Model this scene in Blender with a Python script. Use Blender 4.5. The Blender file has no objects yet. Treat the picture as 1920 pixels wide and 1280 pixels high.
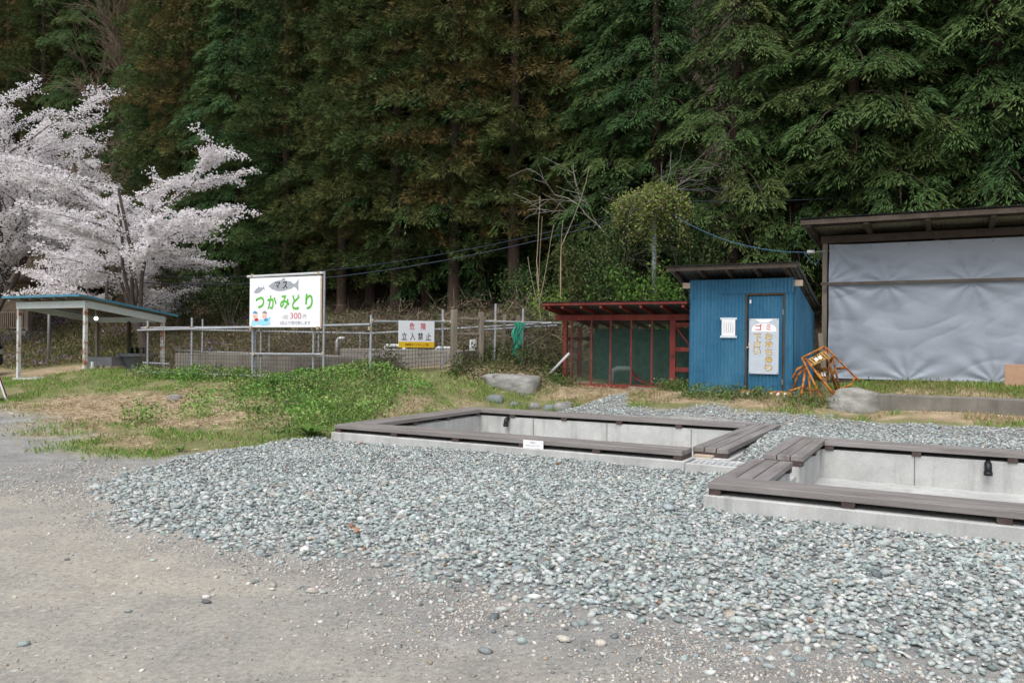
import bpy, bmesh, math, random
import numpy as np
from mathutils import Vector, Matrix, noise as mnoise

scene = bpy.context.scene
C = scene.collection
R = math.radians
rng = np.random.default_rng(7)
random.seed(7)

# ------------------------------------------------------------------ camera, sky, sun, exposure
CAM_H = 1.55
FPX = 1493.3
ROLL = 0.0113
cam_d = bpy.data.cameras.new('camera')
cam_d.sensor_width = 36.0
cam_d.sensor_fit = 'HORIZONTAL'
cam_d.lens = 28.0
cam_d.clip_start = 0.05
cam_d.clip_end = 3000
cam = bpy.data.objects.new('camera', cam_d)
C.objects.link(cam)
cam.location = (0, 0, CAM_H)
cam.rotation_euler = (Matrix.Rotation(R(90), 3, 'X') @ Matrix.Rotation(ROLL, 3, 'Z')).to_euler()
scene.camera = cam

SUN_EL, SUN_AZ = R(58), R(205)          # azimuth clockwise from +Y (the view direction)
w = bpy.data.worlds.new('World'); scene.world = w; w.use_nodes = True
nt = w.node_tree
bg = nt.nodes['Background']
sky = nt.nodes.new('ShaderNodeTexSky'); sky.sky_type = 'NISHITA'; sky.sun_disc = False
sky.sun_elevation = SUN_EL; sky.sun_rotation = SUN_AZ
sky.air_density = 1.0; sky.dust_density = 4.0; sky.ozone_density = 1.0
hs = nt.nodes.new('ShaderNodeHueSaturation'); hs.inputs['Saturation'].default_value = 0.34
nt.links.new(sky.outputs[0], hs.inputs['Color']); nt.links.new(hs.outputs[0], bg.inputs[0])
bg.inputs[1].default_value = 0.15
sd = bpy.data.lights.new('sun', 'SUN'); sd.energy = 1.1; sd.angle = R(40); sd.color = (1, .985, .965)
sun = bpy.data.objects.new('sun', sd); C.objects.link(sun)
sun.rotation_euler = Vector((-math.sin(SUN_AZ) * math.cos(SUN_EL), -math.cos(SUN_AZ) * math.cos(SUN_EL), -math.sin(SUN_EL))).to_track_quat('-Z', 'Y').to_euler()
scene.view_settings.view_transform = 'Standard'
scene.view_settings.look = 'None'
scene.view_settings.exposure = 0.5
scene.view_settings.gamma = 1
scene.render.engine = 'CYCLES'
scene.cycles.use_denoising = True
scene.cycles.max_bounces = 6
scene.cycles.diffuse_bounces = 3
scene.cycles.glossy_bounces = 2
scene.cycles.transmission_bounces = 3
scene.cycles.transparent_max_bounces = 8

# ------------------------------------------------------------------ site frame
TH = R(28.6)
CT, ST = math.cos(TH), math.sin(TH)
def W(u, v, z=0.0): return Vector((CT * u + ST * v, -ST * u + CT * v, z))
def UV(X, Y): return CT * X - ST * Y, ST * X + CT * Y
def at(x, y, Y):
    """photograph pixel (1920 wide) at a surveyed distance Y in metres -> world point"""
    dx, dy = x - 960, y - 640
    a = dx * math.cos(ROLL) + dy * math.sin(ROLL); b = -dx * math.sin(ROLL) + dy * math.cos(ROLL)
    return Vector((a / FPX * Y, Y, CAM_H - b * Y / FPX))
def atv(x, y, v):
    dx, dy = x - 960, y - 640
    a = (dx * math.cos(ROLL) + dy * math.sin(ROLL)) / FPX
    return at(x, y, v / (ST * a + CT))

# ------------------------------------------------------------------ noise + terrain
def vnoise(x, y, seed=0):
    x = np.asarray(x, float); y = np.asarray(y, float)
    xi = np.floor(x).astype(np.int64); yi = np.floor(y).astype(np.int64)
    fx = x - xi; fy = y - yi
    fx = fx * fx * (3 - 2 * fx); fy = fy * fy * (3 - 2 * fy)
    def h(a, b):
        n = (a * 374761393 + b * 668265263 + seed * 974711) & 0x7fffffff
        n = ((n ^ (n >> 13)) * 1274126177) & 0x7fffffff
        return ((n ^ (n >> 16)) & 0xffff) / 65535.0
    return (h(xi, yi) * (1 - fx) + h(xi + 1, yi) * fx) * (1 - fy) + (h(xi, yi + 1) * (1 - fx) + h(xi + 1, yi + 1) * fx) * fy
def fbm(x, y, seed=0, oct=4):
    s = 0; a = .5; t = 0
    for i in range(oct):
        s = s + a * vnoise(x * 2 ** i, y * 2 ** i, seed + i * 17); t += a; a *= .55
    return s / t
def sstep(a, b, x):
    t = np.clip((np.asarray(x, float) - a) / (b - a), 0, 1); return t * t * (3 - 2 * t)

CP = [(-30,0,0),(-20,0,0),(-10,0,0),(0,0,0),(8,0,0),(-30,5,0.02),(-20,5,0.02),(-13,5,0),(-10,5,0),(-6,4.5,0),(-3,4.5,0),(0,4.5,0),(5,4.5,0),
 (-8.4,9.4,.02),(-5.5,9.35,.015),(-2.7,9.35,.01),(-2.1,7.6,-.01),(-1.9,7.3,-.02),(2,7.2,-.02),(6,7.2,-.02),(-6,7,.0),(-8.5,7,.02),
 (-8.5,13.6,.36),(-5,13.7,.26),(-2.2,13.7,.25),(-2.1,11,.16),(-1.8,12.2,.2),(2,12.2,.2),(6,12.2,.22),(-2.1,9.6,.04),
 (-4.5,15.3,.55),(-2.4,15.3,.55),(-3.5,17.5,.62),(-7.5,16,.66),(-5,16.1,.6),(-6,18,.72),
 (-1.2,15.0,.4),(1,15.0,.42),(4,15,.45),(0,16.4,.74),(-1.6,17.2,.72),(2,17,.8),(-2.2,18.2,.8),(1,18.2,.85),(4,18.2,.85),(0,14,.27),(3,14,.3),
 (-8.0,14.5,.5),(-9.2,13.9,.72),(-9.2,11.5,.32),(-9.3,10,.16),(-9.3,8.4,.05),
 (-17,12.6,.62),(-15,12.7,.62),(-13.3,12.6,.62),(-11.5,12.6,.68),(-10.2,12.7,.9),(-9.6,14.8,.95),(-8.6,15.8,1.0),(-7.9,16.6,.86),
 (-13.2,10.5,.32),(-15.4,10.8,.34),(-11,10.4,.3),(-12,8.6,.12),(-10.5,7,.02),(-14,7.5,.05),(-15.5,8.5,.12),(-18,9.5,.2),(-18.6,12.3,.72),(-19.4,12.0,.55),(-17.6,11.9,.62),(-20.4,13.2,.34),(-23.5,13.2,.28),(-20.4,15.8,.38),(-23.6,15.8,.32),(-22,11,.25),(-26,10,.2),
 (-17,15,.62),(-12,15,.75),(-12,17,.85),(-17,17.5,.85),(-20,18,.7),(-29.5,17.5,.42),(-32,18.8,.75),(-37,20.8,1.75),(-34.5,22.2,1.7),(-27,19.5,1.1),(-24,18,1.1),(-40,14,.4),(-45,8,.2),
 (-30,23,2.3),(-20,21.5,1.9),(-14,21.5,2.0),(-8,21,1.8),(-3,21.5,1.5),(3,21.5,1.5),(10,21,1.5),(-45,23,2.5),(10,12,.3),(10,16,.7),(14,7,.1)]
CPa = np.array(CP, float)
def _phi(r2): return np.sqrt(r2 + 0.6)
_d2 = ((CPa[:, None, :2] - CPa[None, :, :2]) ** 2).sum(-1)
_A = np.zeros((len(CP) + 1,) * 2); _A[:-1, :-1] = _phi(_d2) - 0.02 * np.eye(len(CP)); _A[-1, :-1] = 1; _A[:-1, -1] = 1
_w = np.linalg.solve(_A, np.append(CPa[:, 2], 0))
def Z(u, v):
    u = np.asarray(u, float); v = np.asarray(v, float)
    uc = np.clip(u, -46, 13); vc = np.clip(v, 0, 22.5)
    sh = uc.shape; uf = uc.ravel(); vf = vc.ravel(); out = np.empty_like(uf)
    for i in range(0, len(uf), 20000):
        s = slice(i, i + 20000)
        d2 = (uf[s, None] - CPa[None, :, 0]) ** 2 + (vf[s, None] - CPa[None, :, 1]) ** 2
        out[s] = _phi(d2) @ _w[:-1] + _w[-1]
    z = out.reshape(sh)
    k = sstep(-14, -40, u)
    slope = .36 + 1.0 * k; H = 36 + 100 * k
    e = np.clip(v - 21, 0, None); e = e * e / (e + 2.5)
    z = z + H * (1 - np.exp(-e * slope / H))
    z = z + (fbm(u * .9, v * .9, 5) - .5) * .07 * sstep(5.0, 12, v) + (fbm(u * .25, v * .25, 9) - .5) * 1.2 * sstep(23, 32, v)
    z = z + (fbm(u * .6, v * .6, 21) - .5) * .03
    return z
def Zf(u, v): return float(Z(np.array([u]), np.array([v]))[0])
def ground_at(P):
    u, v = UV(P.x, P.y); return Zf(u, v)

# ------------------------------------------------------------------ materials
MATS = {}
def node_mat(name):
    m = bpy.data.materials.new(name); m.use_nodes = True
    return m, m.node_tree, m.node_tree.nodes['Principled BSDF']
def ramp(nt, fac, stops):
    r = nt.nodes.new('ShaderNodeValToRGB')
    while len(r.color_ramp.elements) < len(stops): r.color_ramp.elements.new(.5)
    for e, (p, c) in zip(r.color_ramp.elements, stops):
        e.position = p; e.color = (*c, 1) if len(c) == 3 else c
    nt.links.new(fac, r.inputs[0]); return r.outputs[0]
def tex(nt, kind, scale, detail=4, vec=None, rough=.6, stretch=None, coord='Object'):
    n = nt.nodes.new('ShaderNodeTexNoise' if kind == 'noise' else 'ShaderNodeTexVoronoi')
    n.inputs['Scale'].default_value = scale
    if kind == 'noise':
        n.inputs['Detail'].default_value = detail; n.inputs['Roughness'].default_value = rough
    if vec is None:
        tc = nt.nodes.new('ShaderNodeTexCoord'); vec = tc.outputs[coord]
    if stretch:
        mp = nt.nodes.new('ShaderNodeMapping'); mp.inputs['Scale'].default_value = stretch
        nt.links.new(vec, mp.inputs[0]); vec = mp.outputs[0]
    nt.links.new(vec, n.inputs['Vector'])
    return n
def mixc(nt, fac, a, b, mode='MIX'):
    n = nt.nodes.new('ShaderNodeMix'); n.data_type = 'RGBA'; n.blend_type = mode
    for i, x in ((0, fac), (6, a), (7, b)):
        if isinstance(x, (int, float)): n.inputs[i].default_value = x
        elif isinstance(x, tuple): n.inputs[i].default_value = (*x, 1)
        else: nt.links.new(x, n.inputs[i])
    return n.outputs[2]
def math_n(nt, op, a, b=None, clamp=False):
    n = nt.nodes.new('ShaderNodeMath'); n.operation = op; n.use_clamp = clamp
    for i, x in ((0, a), (1, b)):
        if x is None: continue
        if isinstance(x, (int, float)): n.inputs[i].default_value = x
        else: nt.links.new(x, n.inputs[i])
    return n.outputs[0]
def bump(nt, bs, h, strength=.3, dist=.02):
    b = nt.nodes.new('ShaderNodeBump'); b.inputs['Strength'].default_value = strength; b.inputs['Distance'].default_value = dist
    nt.links.new(h, b.inputs['Height']); nt.links.new(b.outputs[0], bs.inputs['Normal'])

def surf(name, cols, scale=6, rough=.7, metal=0, stretch=None, bumps=.15, bdist=.01, fine=60, rust=None, spec=.3, rust_scale=5, rust_t=(.5, .62)):
    """weathered surface: noise between several colours, fine grain, optional rust / dirt patches"""
    if name in MATS: return MATS[name]
    m, nt, bs = node_mat(name)
    n1 = tex(nt, 'noise', scale, 5, stretch=stretch)
    k = len(cols)
    base = ramp(nt, n1.outputs['Fac'], [(.3 + .4 * i / max(1, k - 1), c) for i, c in enumerate(cols)])
    n2 = tex(nt, 'noise', fine, 3, stretch=stretch)
    base = mixc(nt, .35, base, ramp(nt, n2.outputs['Fac'], [(.3, (.35, .35, .35)), (.7, (.65, .65, .65))]), 'OVERLAY')
    if rust:
        n3 = tex(nt, 'noise', rust_scale, 6, rough=.7)
        f = ramp(nt, n3.outputs['Fac'], [(rust_t[0], (0, 0, 0)), (rust_t[1], (1, 1, 1))])
        base = mixc(nt, f, base, rust)
    nt.links.new(base, bs.inputs['Base Color'])
    bs.inputs['Roughness'].default_value = rough; bs.inputs['Metallic'].default_value = metal
    bs.inputs['Specular IOR Level'].default_value = spec
    if bumps: bump(nt, bs, n2.outputs['Fac'], bumps, bdist)
    MATS[name] = m; return m
def flat(name, c, rough=.6, emit=0, spec=.3):
    if name in MATS: return MATS[name]
    m, nt, bs = node_mat(name)
    n = tex(nt, 'noise', 9, 4)
    base = mixc(nt, .12, c, ramp(nt, n.outputs['Fac'], [(.3, (.2, .2, .2)), (.7, (.8, .8, .8))]), 'OVERLAY')
    nt.links.new(base, bs.inputs['Base Color']); bs.inputs['Roughness'].default_value = rough; bs.inputs['Specular IOR Level'].default_value = spec
    if emit:
        bs.inputs['Emission Color'].default_value = (*c, 1); bs.inputs['Emission Strength'].default_value = emit
    MATS[name] = m; return m
def attr_mat(name, rough=.8, trans=0, spec=.15, grain=0, gscale=80):
    """colour of each stone / leaf / blade is stored with the mesh"""
    if name in MATS: return MATS[name]
    m, nt, bs = node_mat(name)
    a = nt.nodes.new('ShaderNodeAttribute'); a.attribute_name = 'col'
    col = a.outputs['Color']
    if grain:
        n = tex(nt, 'noise', gscale, 4)
        col = mixc(nt, grain, col, ramp(nt, n.outputs['Fac'], [(.3, (.25, .25, .25)), (.7, (.75, .75, .75))]), 'OVERLAY')
        bump(nt, bs, n.outputs['Fac'], .25, .004)
    nt.links.new(col, bs.inputs['Base Color'])
    bs.inputs['Roughness'].default_value = rough; bs.inputs['Specular IOR Level'].default_value = spec
    if trans:
        tr = nt.nodes.new('ShaderNodeBsdfTranslucent'); mx = nt.nodes.new('ShaderNodeMixShader'); mx.inputs[0].default_value = trans
        nt.links.new(col, tr.inputs[0]); nt.links.new(bs.outputs[0], mx.inputs[1]); nt.links.new(tr.outputs[0], mx.inputs[2])
        nt.links.new(mx.outputs[0], nt.nodes['Material Output'].inputs[0])
    MATS[name] = m; return m

def concrete_mat(name, c0, c1, stain=(.42, .22, .17), stain_amt=.25, dark=(.16, .16, .14)):
    m, nt, bs = node_mat(name)
    n1 = tex(nt, 'noise', 2.2, 6); n2 = tex(nt, 'noise', 55, 4)
    nv = tex(nt, 'noise', 3.0, 5, stretch=(2.5, 2.5, .25))
    base = ramp(nt, n1.outputs['Fac'], [(.3, c0), (.7, c1)])
    base = mixc(nt, ramp(nt, nv.outputs['Fac'], [(.52, (0, 0, 0)), (.8, (.55, .55, .55))]), base, dark)
    ns = tex(nt, 'noise', 1.7, 3, stretch=(1, 1, .3))
    base = mixc(nt, math_n(nt, 'MULTIPLY', ramp(nt, ns.outputs['Fac'], [(.62, (0, 0, 0)), (.75, (1, 1, 1))]), stain_amt), base, stain)
    vo = tex(nt, 'vor', 28)
    pit = ramp(nt, vo.outputs['Distance'], [(.06, (1, 1, 1)), (.1, (0, 0, 0))])
    nsel = tex(nt, 'noise', 9, 2)
    pit = math_n(nt, 'MULTIPLY', pit, ramp(nt, nsel.outputs['Fac'], [(.5, (0, 0, 0)), (.55, (1, 1, 1))]))
    base = mixc(nt, math_n(nt, 'MULTIPLY', pit, .6), base, dark)
    base = mixc(nt, .4, base, ramp(nt, n2.outputs['Fac'], [(.3, (.38, .38, .38)), (.7, (.62, .62, .62))]), 'OVERLAY')
    nt.links.new(base, bs.inputs['Base Color']); bs.inputs['Roughness'].default_value = .85; bs.inputs['Specular IOR Level'].default_value = .25
    bump(nt, bs, n2.outputs['Fac'], .2, .01); MATS[name] = m; return m
M_CONC = concrete_mat('concrete_pale', (.36, .365, .355), (.52, .525, .51), stain_amt=.4)
M_CONCD = concrete_mat('concrete_old', (.13, .12, .105), (.225, .21, .185), stain=(.09, .10, .07), stain_amt=.6, dark=(.07, .07, .06))
M_PLANK = surf('plank_brown', [(.15, .132, .124), (.215, .196, .188), (.28, .262, .255)], 3, .55, stretch=(.35, 3, 3), fine=70, bumps=.2, spec=.35)
M_PLANKD = surf('spacer_brown', [(.05, .034, .032), (.085, .06, .056)], 8, .7, fine=60)
M_WOODG = surf('wood_grey', [(.16, .135, .105), (.27, .235, .19)], 5, .85, stretch=(2, 2, .3), fine=50)
M_WOODD = surf('wood_dark', [(.045, .034, .027), (.09, .07, .055)], 5, .85, fine=40)
M_WOODP = surf('wood_pale', [(.42, .33, .25), (.5, .4, .31)], 8, .8)
M_BLUE = surf('blue_sheet', [(.022, .115, .21), (.034, .145, .25), (.055, .18, .28)], 2.2, .5, stretch=(1, 1, .35), fine=25, spec=.4, bumps=.05, rust=(.02, .085, .17), rust_scale=1.8, rust_t=(.55, .8))
M_RED = surf('red_paint', [(.13, .022, .018), (.19, .033, .026), (.25, .055, .04)], 4, .65, stretch=(1.5, 1.5, .5), fine=40, rust=(.36, .25, .22), rust_scale=14, rust_t=(.66, .72))
M_ROOF = surf('roof_sheet', [(.10, .105, .11), (.16, .17, .175)], 3, .6, fine=30, rust=(.12, .085, .06), rust_scale=3, rust_t=(.55, .7))
M_ROOFIN = surf('roof_underside', [(.22, .20, .15), (.32, .30, .23)], 2, .7, fine=20)
M_PIPE = surf('galvanised_pipe', [(.30, .32, .35), (.42, .44, .47)], 6, .45, metal=.35, fine=60, bumps=.05, rust=(.22, .13, .08), rust_scale=7, rust_t=(.62, .72), spec=.4)
M_CLAMP = surf('clamp_metal', [(.42, .36, .25), (.55, .47, .33)], 20, .5, metal=.3, rust=(.25, .12, .05), rust_scale=20)
M_WIRE = surf('rusty_wire', [(.06, .042, .034), (.11, .08, .06)], 20, .8, bumps=0)
M_WHITEP = surf('white_paint_rusty', [(.50, .52, .50), (.62, .64, .62)], 3, .6, stretch=(1, 1, .5), rust=(.27, .10, .035), rust_scale=4.5, rust_t=(.49, .60))
M_WHITEB = surf('white_beam', [(.50, .55, .55), (.60, .65, .65)], 3, .6, rust=(.33, .33, .30), rust_scale=6, rust_t=(.58, .72))
M_TARP = surf('silver_tarp', [(.25, .285, .34), (.31, .345, .40)], 1.3, .5, metal=.0, fine=90, bumps=.05, spec=.5, stretch=(.5, .5, 1.5))
M_ORANGE = surf('orange_paint', [(.40, .145, .02), (.52, .21, .03)], 6, .6, fine=40, rust=(.15, .05, .022), rust_scale=9, rust_t=(.44, .56))
M_ROCK = surf('rock_grey', [(.15, .147, .135), (.25, .245, .225), (.34, .33, .31)], 4, .9, fine=35, bumps=.5, bdist=.02, stretch=(1, 1, 2.5))
M_ROCKB = surf('rock_bluish', [(.13, .15, .15), (.22, .24, .235)], 5, .85, fine=40, bumps=.4)
M_STEEL = surf('dull_steel', [(.16, .165, .18), (.24, .245, .26)], 3, .4, metal=.6, bumps=.03)
M_BLACK = flat('black_plastic', (.012, .014, .016), .4)
M_PVC = surf('pvc_grey', [(.42, .44, .45), (.55, .56, .56)], 5, .5, bumps=.03)
M_WHITE = flat('white_board', (.80, .82, .86), .5)
M_PAPER = flat('paper', (.78, .78, .80), .8)
M_BARK = surf('bark_cedar', [(.045, .03, .022), (.085, .06, .045)], 4, .95, stretch=(4, 4, .5), fine=18, bumps=.6, bdist=.03)
M_BARKC = surf('bark_cherry', [(.07, .055, .048), (.13, .105, .09)], 5, .9, stretch=(1, 1, 3), fine=25, bumps=.5, bdist=.02)
M_TWIG = surf('bare_twig', [(.16, .13, .10), (.24, .20, .16)], 6, .9, bumps=0)
M_DEAD = surf('dead_twig', [(.24, .22, .20), (.36, .33, .30)], 6, .9, bumps=0)
M_LEAF = attr_mat('foliage', .75, .10)
M_PETAL = attr_mat('petals', .8, .5)
M_GRASS = attr_mat('grass', .8, .2)
M_STRAW = attr_mat('straw', .9, 0)
M_STONE = attr_mat('stones', .75, 0, .3, grain=.5, gscale=90)

# ------------------------------------------------------------------ object helpers
def tag(o, label=None, cat=None, group=None, kind=None):
    if label: o['label'] = label
    if cat: o['category'] = cat
    if group: o['group'] = group
    if kind: o['kind'] = kind
    return o
def thing(name, label, cat, loc, rz=-TH, group=None):
    o = bpy.data.objects.new(name, None); C.objects.link(o)
    o.location = loc; o.rotation_euler = (0, 0, rz); o.empty_display_size = .2
    return tag(o, label, cat, group)
def link(name, me, mat=None, parent=None, loc=None, rz=None):
    if mat is not None and not me.materials: me.materials.append(mat)
    o = bpy.data.objects.new(name, me); C.objects.link(o)
    if parent is not None: o.parent = parent
    if loc is not None: o.location = loc
    if rz is not None: o.rotation_euler = (0, 0, rz)
    return o
class MB:
    def __init__(s): s.v = []; s.f = []
    def add(s, vs, fs):
        b = len(s.v); s.v += [tuple(p) for p in vs]; s.f += [tuple(b + i for i in f) for f in fs]; return s
    def box(s, x0, x1, y0, y1, z0, z1, M=None):
        vs = [Vector(p) for p in ((x0,y0,z0),(x1,y0,z0),(x1,y1,z0),(x0,y1,z0),(x0,y0,z1),(x1,y0,z1),(x1,y1,z1),(x0,y1,z1))]
        if M is not None: vs = [M @ p for p in vs]
        return s.add(vs, [(0,3,2,1),(4,5,6,7),(0,1,5,4),(1,2,6,5),(2,3,7,6),(3,0,4,7)])
    def bar(s, a, b, wx, wz, up=(0, 0, 1)):
        """rectangular bar from a to b"""
        a = Vector(a); b = Vector(b); d = (b - a).normalized(); up = Vector(up)
        if abs(d.dot(up)) > .95: up = Vector((0, 1, 0))
        x = d.cross(up).normalized(); z = x.cross(d).normalized()
        vs = [p + x * i * wx / 2 + z * j * wz / 2 for p in (a, b) for i, j in ((-1,-1),(1,-1),(1,1),(-1,1))]
        return s.add(vs, [(0,1,2,3),(7,6,5,4),(0,4,5,1),(1,5,6,2),(2,6,7,3),(3,7,4,0)])
    def tube(s, pts, r, n=8, cap=True):
        pts = [Vector(p) for p in pts]; k = len(pts)
        rs = r if isinstance(r, (list, tuple)) else [r] * k
        vs = []; up = None
        for i, p in enumerate(pts):
            d = (pts[min(i + 1, k - 1)] - pts[max(i - 1, 0)]).normalized()
            if up is None: up = Vector((0, 0, 1)) if abs(d.z) < .9 else Vector((1, 0, 0))
            x = d.cross(up)
            if x.length < 1e-4: x = d.cross(Vector((1, .3, .2)))
            x.normalize(); y = x.cross(d).normalized(); up = y
            vs += [p + (x * math.cos(2 * math.pi * j / n) + y * math.sin(2 * math.pi * j / n)) * rs[i] for j in range(n)]
        fs = [(i * n + j, i * n + (j + 1) % n, (i + 1) * n + (j + 1) % n, (i + 1) * n + j) for i in range(k - 1) for j in range(n)]
        if cap: fs += [tuple(range(n)), tuple(range((k - 1) * n, k * n))[::-1]]
        return s.add(vs, fs)
    def prism(s, poly, y0, y1):
        """polygon in x,z extruded along y"""
        n = len(poly)
        vs = [(x, y0, z) for x, z in poly] + [(x, y1, z) for x, z in poly]
        return s.add(vs, [tuple(range(n)), tuple(range(n, 2 * n))[::-1]] + [(i, n + i, n + (i + 1) % n, (i + 1) % n) for i in range(n)])
    def mesh(s, name, smooth=False, bevel=0, fixn=True):
        me = bpy.data.meshes.new(name); me.from_pydata(s.v, [], s.f)
        if fixn or bevel:
            bm = bmesh.new(); bm.from_mesh(me)
            if bevel: bmesh.ops.bevel(bm, geom=bm.edges[:], offset=bevel, segments=1, affect='EDGES', clamp_overlap=True)
            bmesh.ops.recalc_face_normals(bm, faces=bm.faces[:]); bm.to_mesh(me); bm.free()
        if smooth: me.polygons.foreach_set('use_smooth', [True] * len(me.polygons))
        me.update(); return me
    def build(s, name, mat, parent=None, smooth=False, bevel=0, loc=None, rz=None, fixn=True):
        return link(name, s.mesh(name, smooth, bevel, fixn), mat, parent, loc, rz)
def mesh_np(name, V, F, col=None, smooth=False):
    V = np.ascontiguousarray(V, np.float32).reshape(-1, 3); F = np.ascontiguousarray(F, np.int32)
    me = bpy.data.meshes.new(name); me.vertices.add(len(V)); me.vertices.foreach_set('co', V.ravel())
    k = F.shape[1]; me.loops.add(F.size); me.loops.foreach_set('vertex_index', F.ravel())
    me.polygons.add(len(F)); me.polygons.foreach_set('loop_start', np.arange(0, F.size, k, dtype=np.int32))
    try: me.polygons.foreach_set('loop_total', np.full(len(F), k, np.int32))
    except Exception: pass
    if smooth: me.polygons.foreach_set('use_smooth', np.ones(len(F), bool))
    if col is not None:
        a = me.color_attributes.new('col', 'FLOAT_COLOR', 'POINT')
        c4 = np.ones((len(V), 4), np.float32); c4[:, :3] = col; a.data.foreach_set('color', c4.ravel())
    me.update(calc_edges=True); return me
def unit(a): return a / np.maximum(np.linalg.norm(a, axis=-1, keepdims=True), 1e-9)
def rand_dir(n): return unit(rng.normal(size=(n, 3)))
def kites(P, D, L, Wd, col, S=None):
    """leaf-shaped faces: base P, direction D, length L, width Wd"""
    n = len(P); L = np.broadcast_to(np.asarray(L, float), (n,)); Wd = np.broadcast_to(np.asarray(Wd, float), (n,))
    if S is None: S = rand_dir(n)
    S = unit(np.cross(D, S)); nrm = np.cross(D, S)
    V = np.empty((n, 4, 3))
    V[:, 0] = P; m = P + D * (L * .45)[:, None]; b = nrm * (L * .06)[:, None]
    V[:, 1] = m + S * (Wd / 2)[:, None] + b; V[:, 2] = P + D * L[:, None]; V[:, 3] = m - S * (Wd / 2)[:, None] + b
    F = np.arange(n * 4).reshape(n, 4)
    return V.reshape(-1, 3), F, np.repeat(col, 4, axis=0)
def merge(parts):
    Vs, Fs, Cs, o = [], [], [], 0
    for V, F, c in parts:
        Vs.append(V); Fs.append(F + o); Cs.append(c); o += len(V)
    return np.concatenate(Vs), np.concatenate(Fs), np.concatenate(Cs)
def palette(n, cols, wts=None, jit=.15):
    cols = np.array(cols, float); wts = None if wts is None else np.array(wts) / np.sum(wts)
    c = cols[rng.choice(len(cols), n, p=wts)]
    return np.clip(c * (1 + rng.normal(0, jit, (n, 1))) * (1 + rng.normal(0, .018, (n, 3))), .004, .9)
def Wnp(u, v, z):
    return np.stack([CT * u + ST * v, -ST * u + CT * v, z], -1)

_ico = bmesh.new(); bmesh.ops.create_icosphere(_ico, subdivisions=1, radius=1)
ICO_V = np.array([v.co[:] for v in _ico.verts]); ICO_F = np.array([[v.index for v in f.verts] for f in _ico.faces]); _ico.free()
OCT_V = np.array([(1,0,0),(-1,0,0),(0,1,0),(0,-1,0),(0,0,1),(0,0,-1)], float)
OCT_F = np.array([(0,2,4),(2,1,4),(1,3,4),(3,0,4),(2,0,5),(1,2,5),(3,1,5),(0,3,5)])
def stones(name, pos, size, col, base='ico', flat_=.5, tilt=.35, smooth=True, jit=.22):
    BV, BF = (ICO_V, ICO_F) if base == 'ico' else (OCT_V, OCT_F)
    n = len(pos); k = len(BV)
    V = BV[None] * (1 + rng.uniform(-jit, jit, (n, k, 1)))
    sc = np.stack([size * rng.uniform(.85, 1.35, n), size * rng.uniform(.6, 1.0, n), size * flat_ * rng.uniform(.6, 1.2, n)], -1) * .5
    V = V * sc[:, None, :]
    a = rng.uniform(0, 2 * np.pi, n); tx = rng.normal(0, tilt, n); ty = rng.normal(0, tilt, n)
    def rot(V, i, j, t):
        c, s = np.cos(t)[:, None], np.sin(t)[:, None]; A, B = V[..., i].copy(), V[..., j].copy()
        V[..., i] = A * c - B * s; V[..., j] = A * s + B * c
    rot(V, 1, 2, tx); rot(V, 0, 2, ty); rot(V, 0, 1, a)
    V = V + pos[:, None, :]
    F = (BF[None] + (np.arange(n) * k)[:, None, None]).reshape(-1, 3)
    return mesh_np(name, V.reshape(-1, 3), F, np.repeat(col, k, axis=0), smooth)

# ------------------------------------------------------------------ ponds' footprints (site frame)
P1 = (-8.22, -2.34, 9.42, 13.5)
P2 = (-1.95, 3.95, 7.45, 11.95)
def in_pond(u, v, m=0.0):
    return (((u > P1[0] - m) & (u < P1[1] + m) & (v > P1[2] - m) & (v < P1[3] + m)) |
            ((u > P2[0] - m) & (u < P2[1] + m) & (v > P2[2] - m) & (v < P2[3] + m)))

# ------------------------------------------------------------------ zones of the ground
def edge_noise(u, v, s=1.3, a=.5, seed=3): return (fbm(u * s, v * s, seed) - .5) * 2 * a
def gravel_mask(u, v):
    """1 inside the laid gravel"""
    n = edge_noise(u, v, 1.1, .55); n2 = edge_noise(u, v, 6, .18, 8)
    low = sstep(-.4, .35, v - (4.5 + .12 * np.sin(u * 1.3) + .9 * sstep(-5.5, -8.2, u)) + n * .6 + n2)
    left = sstep(-.15, .2, u + 7.85 + .42 * np.clip(v - 5.4, -1, 1.8) + n * .2 + n2)
    back = sstep(.25, -.25, v - (14.25 - 1.0 * sstep(-5.6, -6.4, u) + 1.6 * np.exp(-((u + 5.9) / .45) ** 2) + n * .9 + n2))
    fr = 1 - sstep(9.0, 9.6, v) * sstep(-7.85, -8.2, u)
    return low * left * back * fr
def fine_mask(u, v):
    n = edge_noise(u, v, .8, .5, 31); n2 = edge_noise(u, v, 5, .2, 33)
    start = 3.35 + 1.0 * sstep(-2.0, -6.5, u)
    return sstep(-.5, .7, v - start + n + n2) * sstep(-.5, .4, u + 9.2 + n) * (1 - sstep(5.5, 6.5, v))
def veg_mask(u, v):
    """vegetated mound, lawn and bank"""
    n = edge_noise(u, v, .7, .8, 41); n2 = edge_noise(u, v, 4, .3, 44)
    line = 6.4 + np.clip(-9 - u, 0, 9) * .33
    a = sstep(-.7, .7, v - line + n * 1.3 + n2) * sstep(.15, -.25, u + 8.55 - .4 * sstep(8.8, 9.6, v) + n2 * .6)
    b = sstep(-.4, .4, v - (14.1 - .8 * sstep(-5.6, -6.4, u)) + n + n2)
    return np.clip(np.maximum(a, b), 0, 1)
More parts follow.
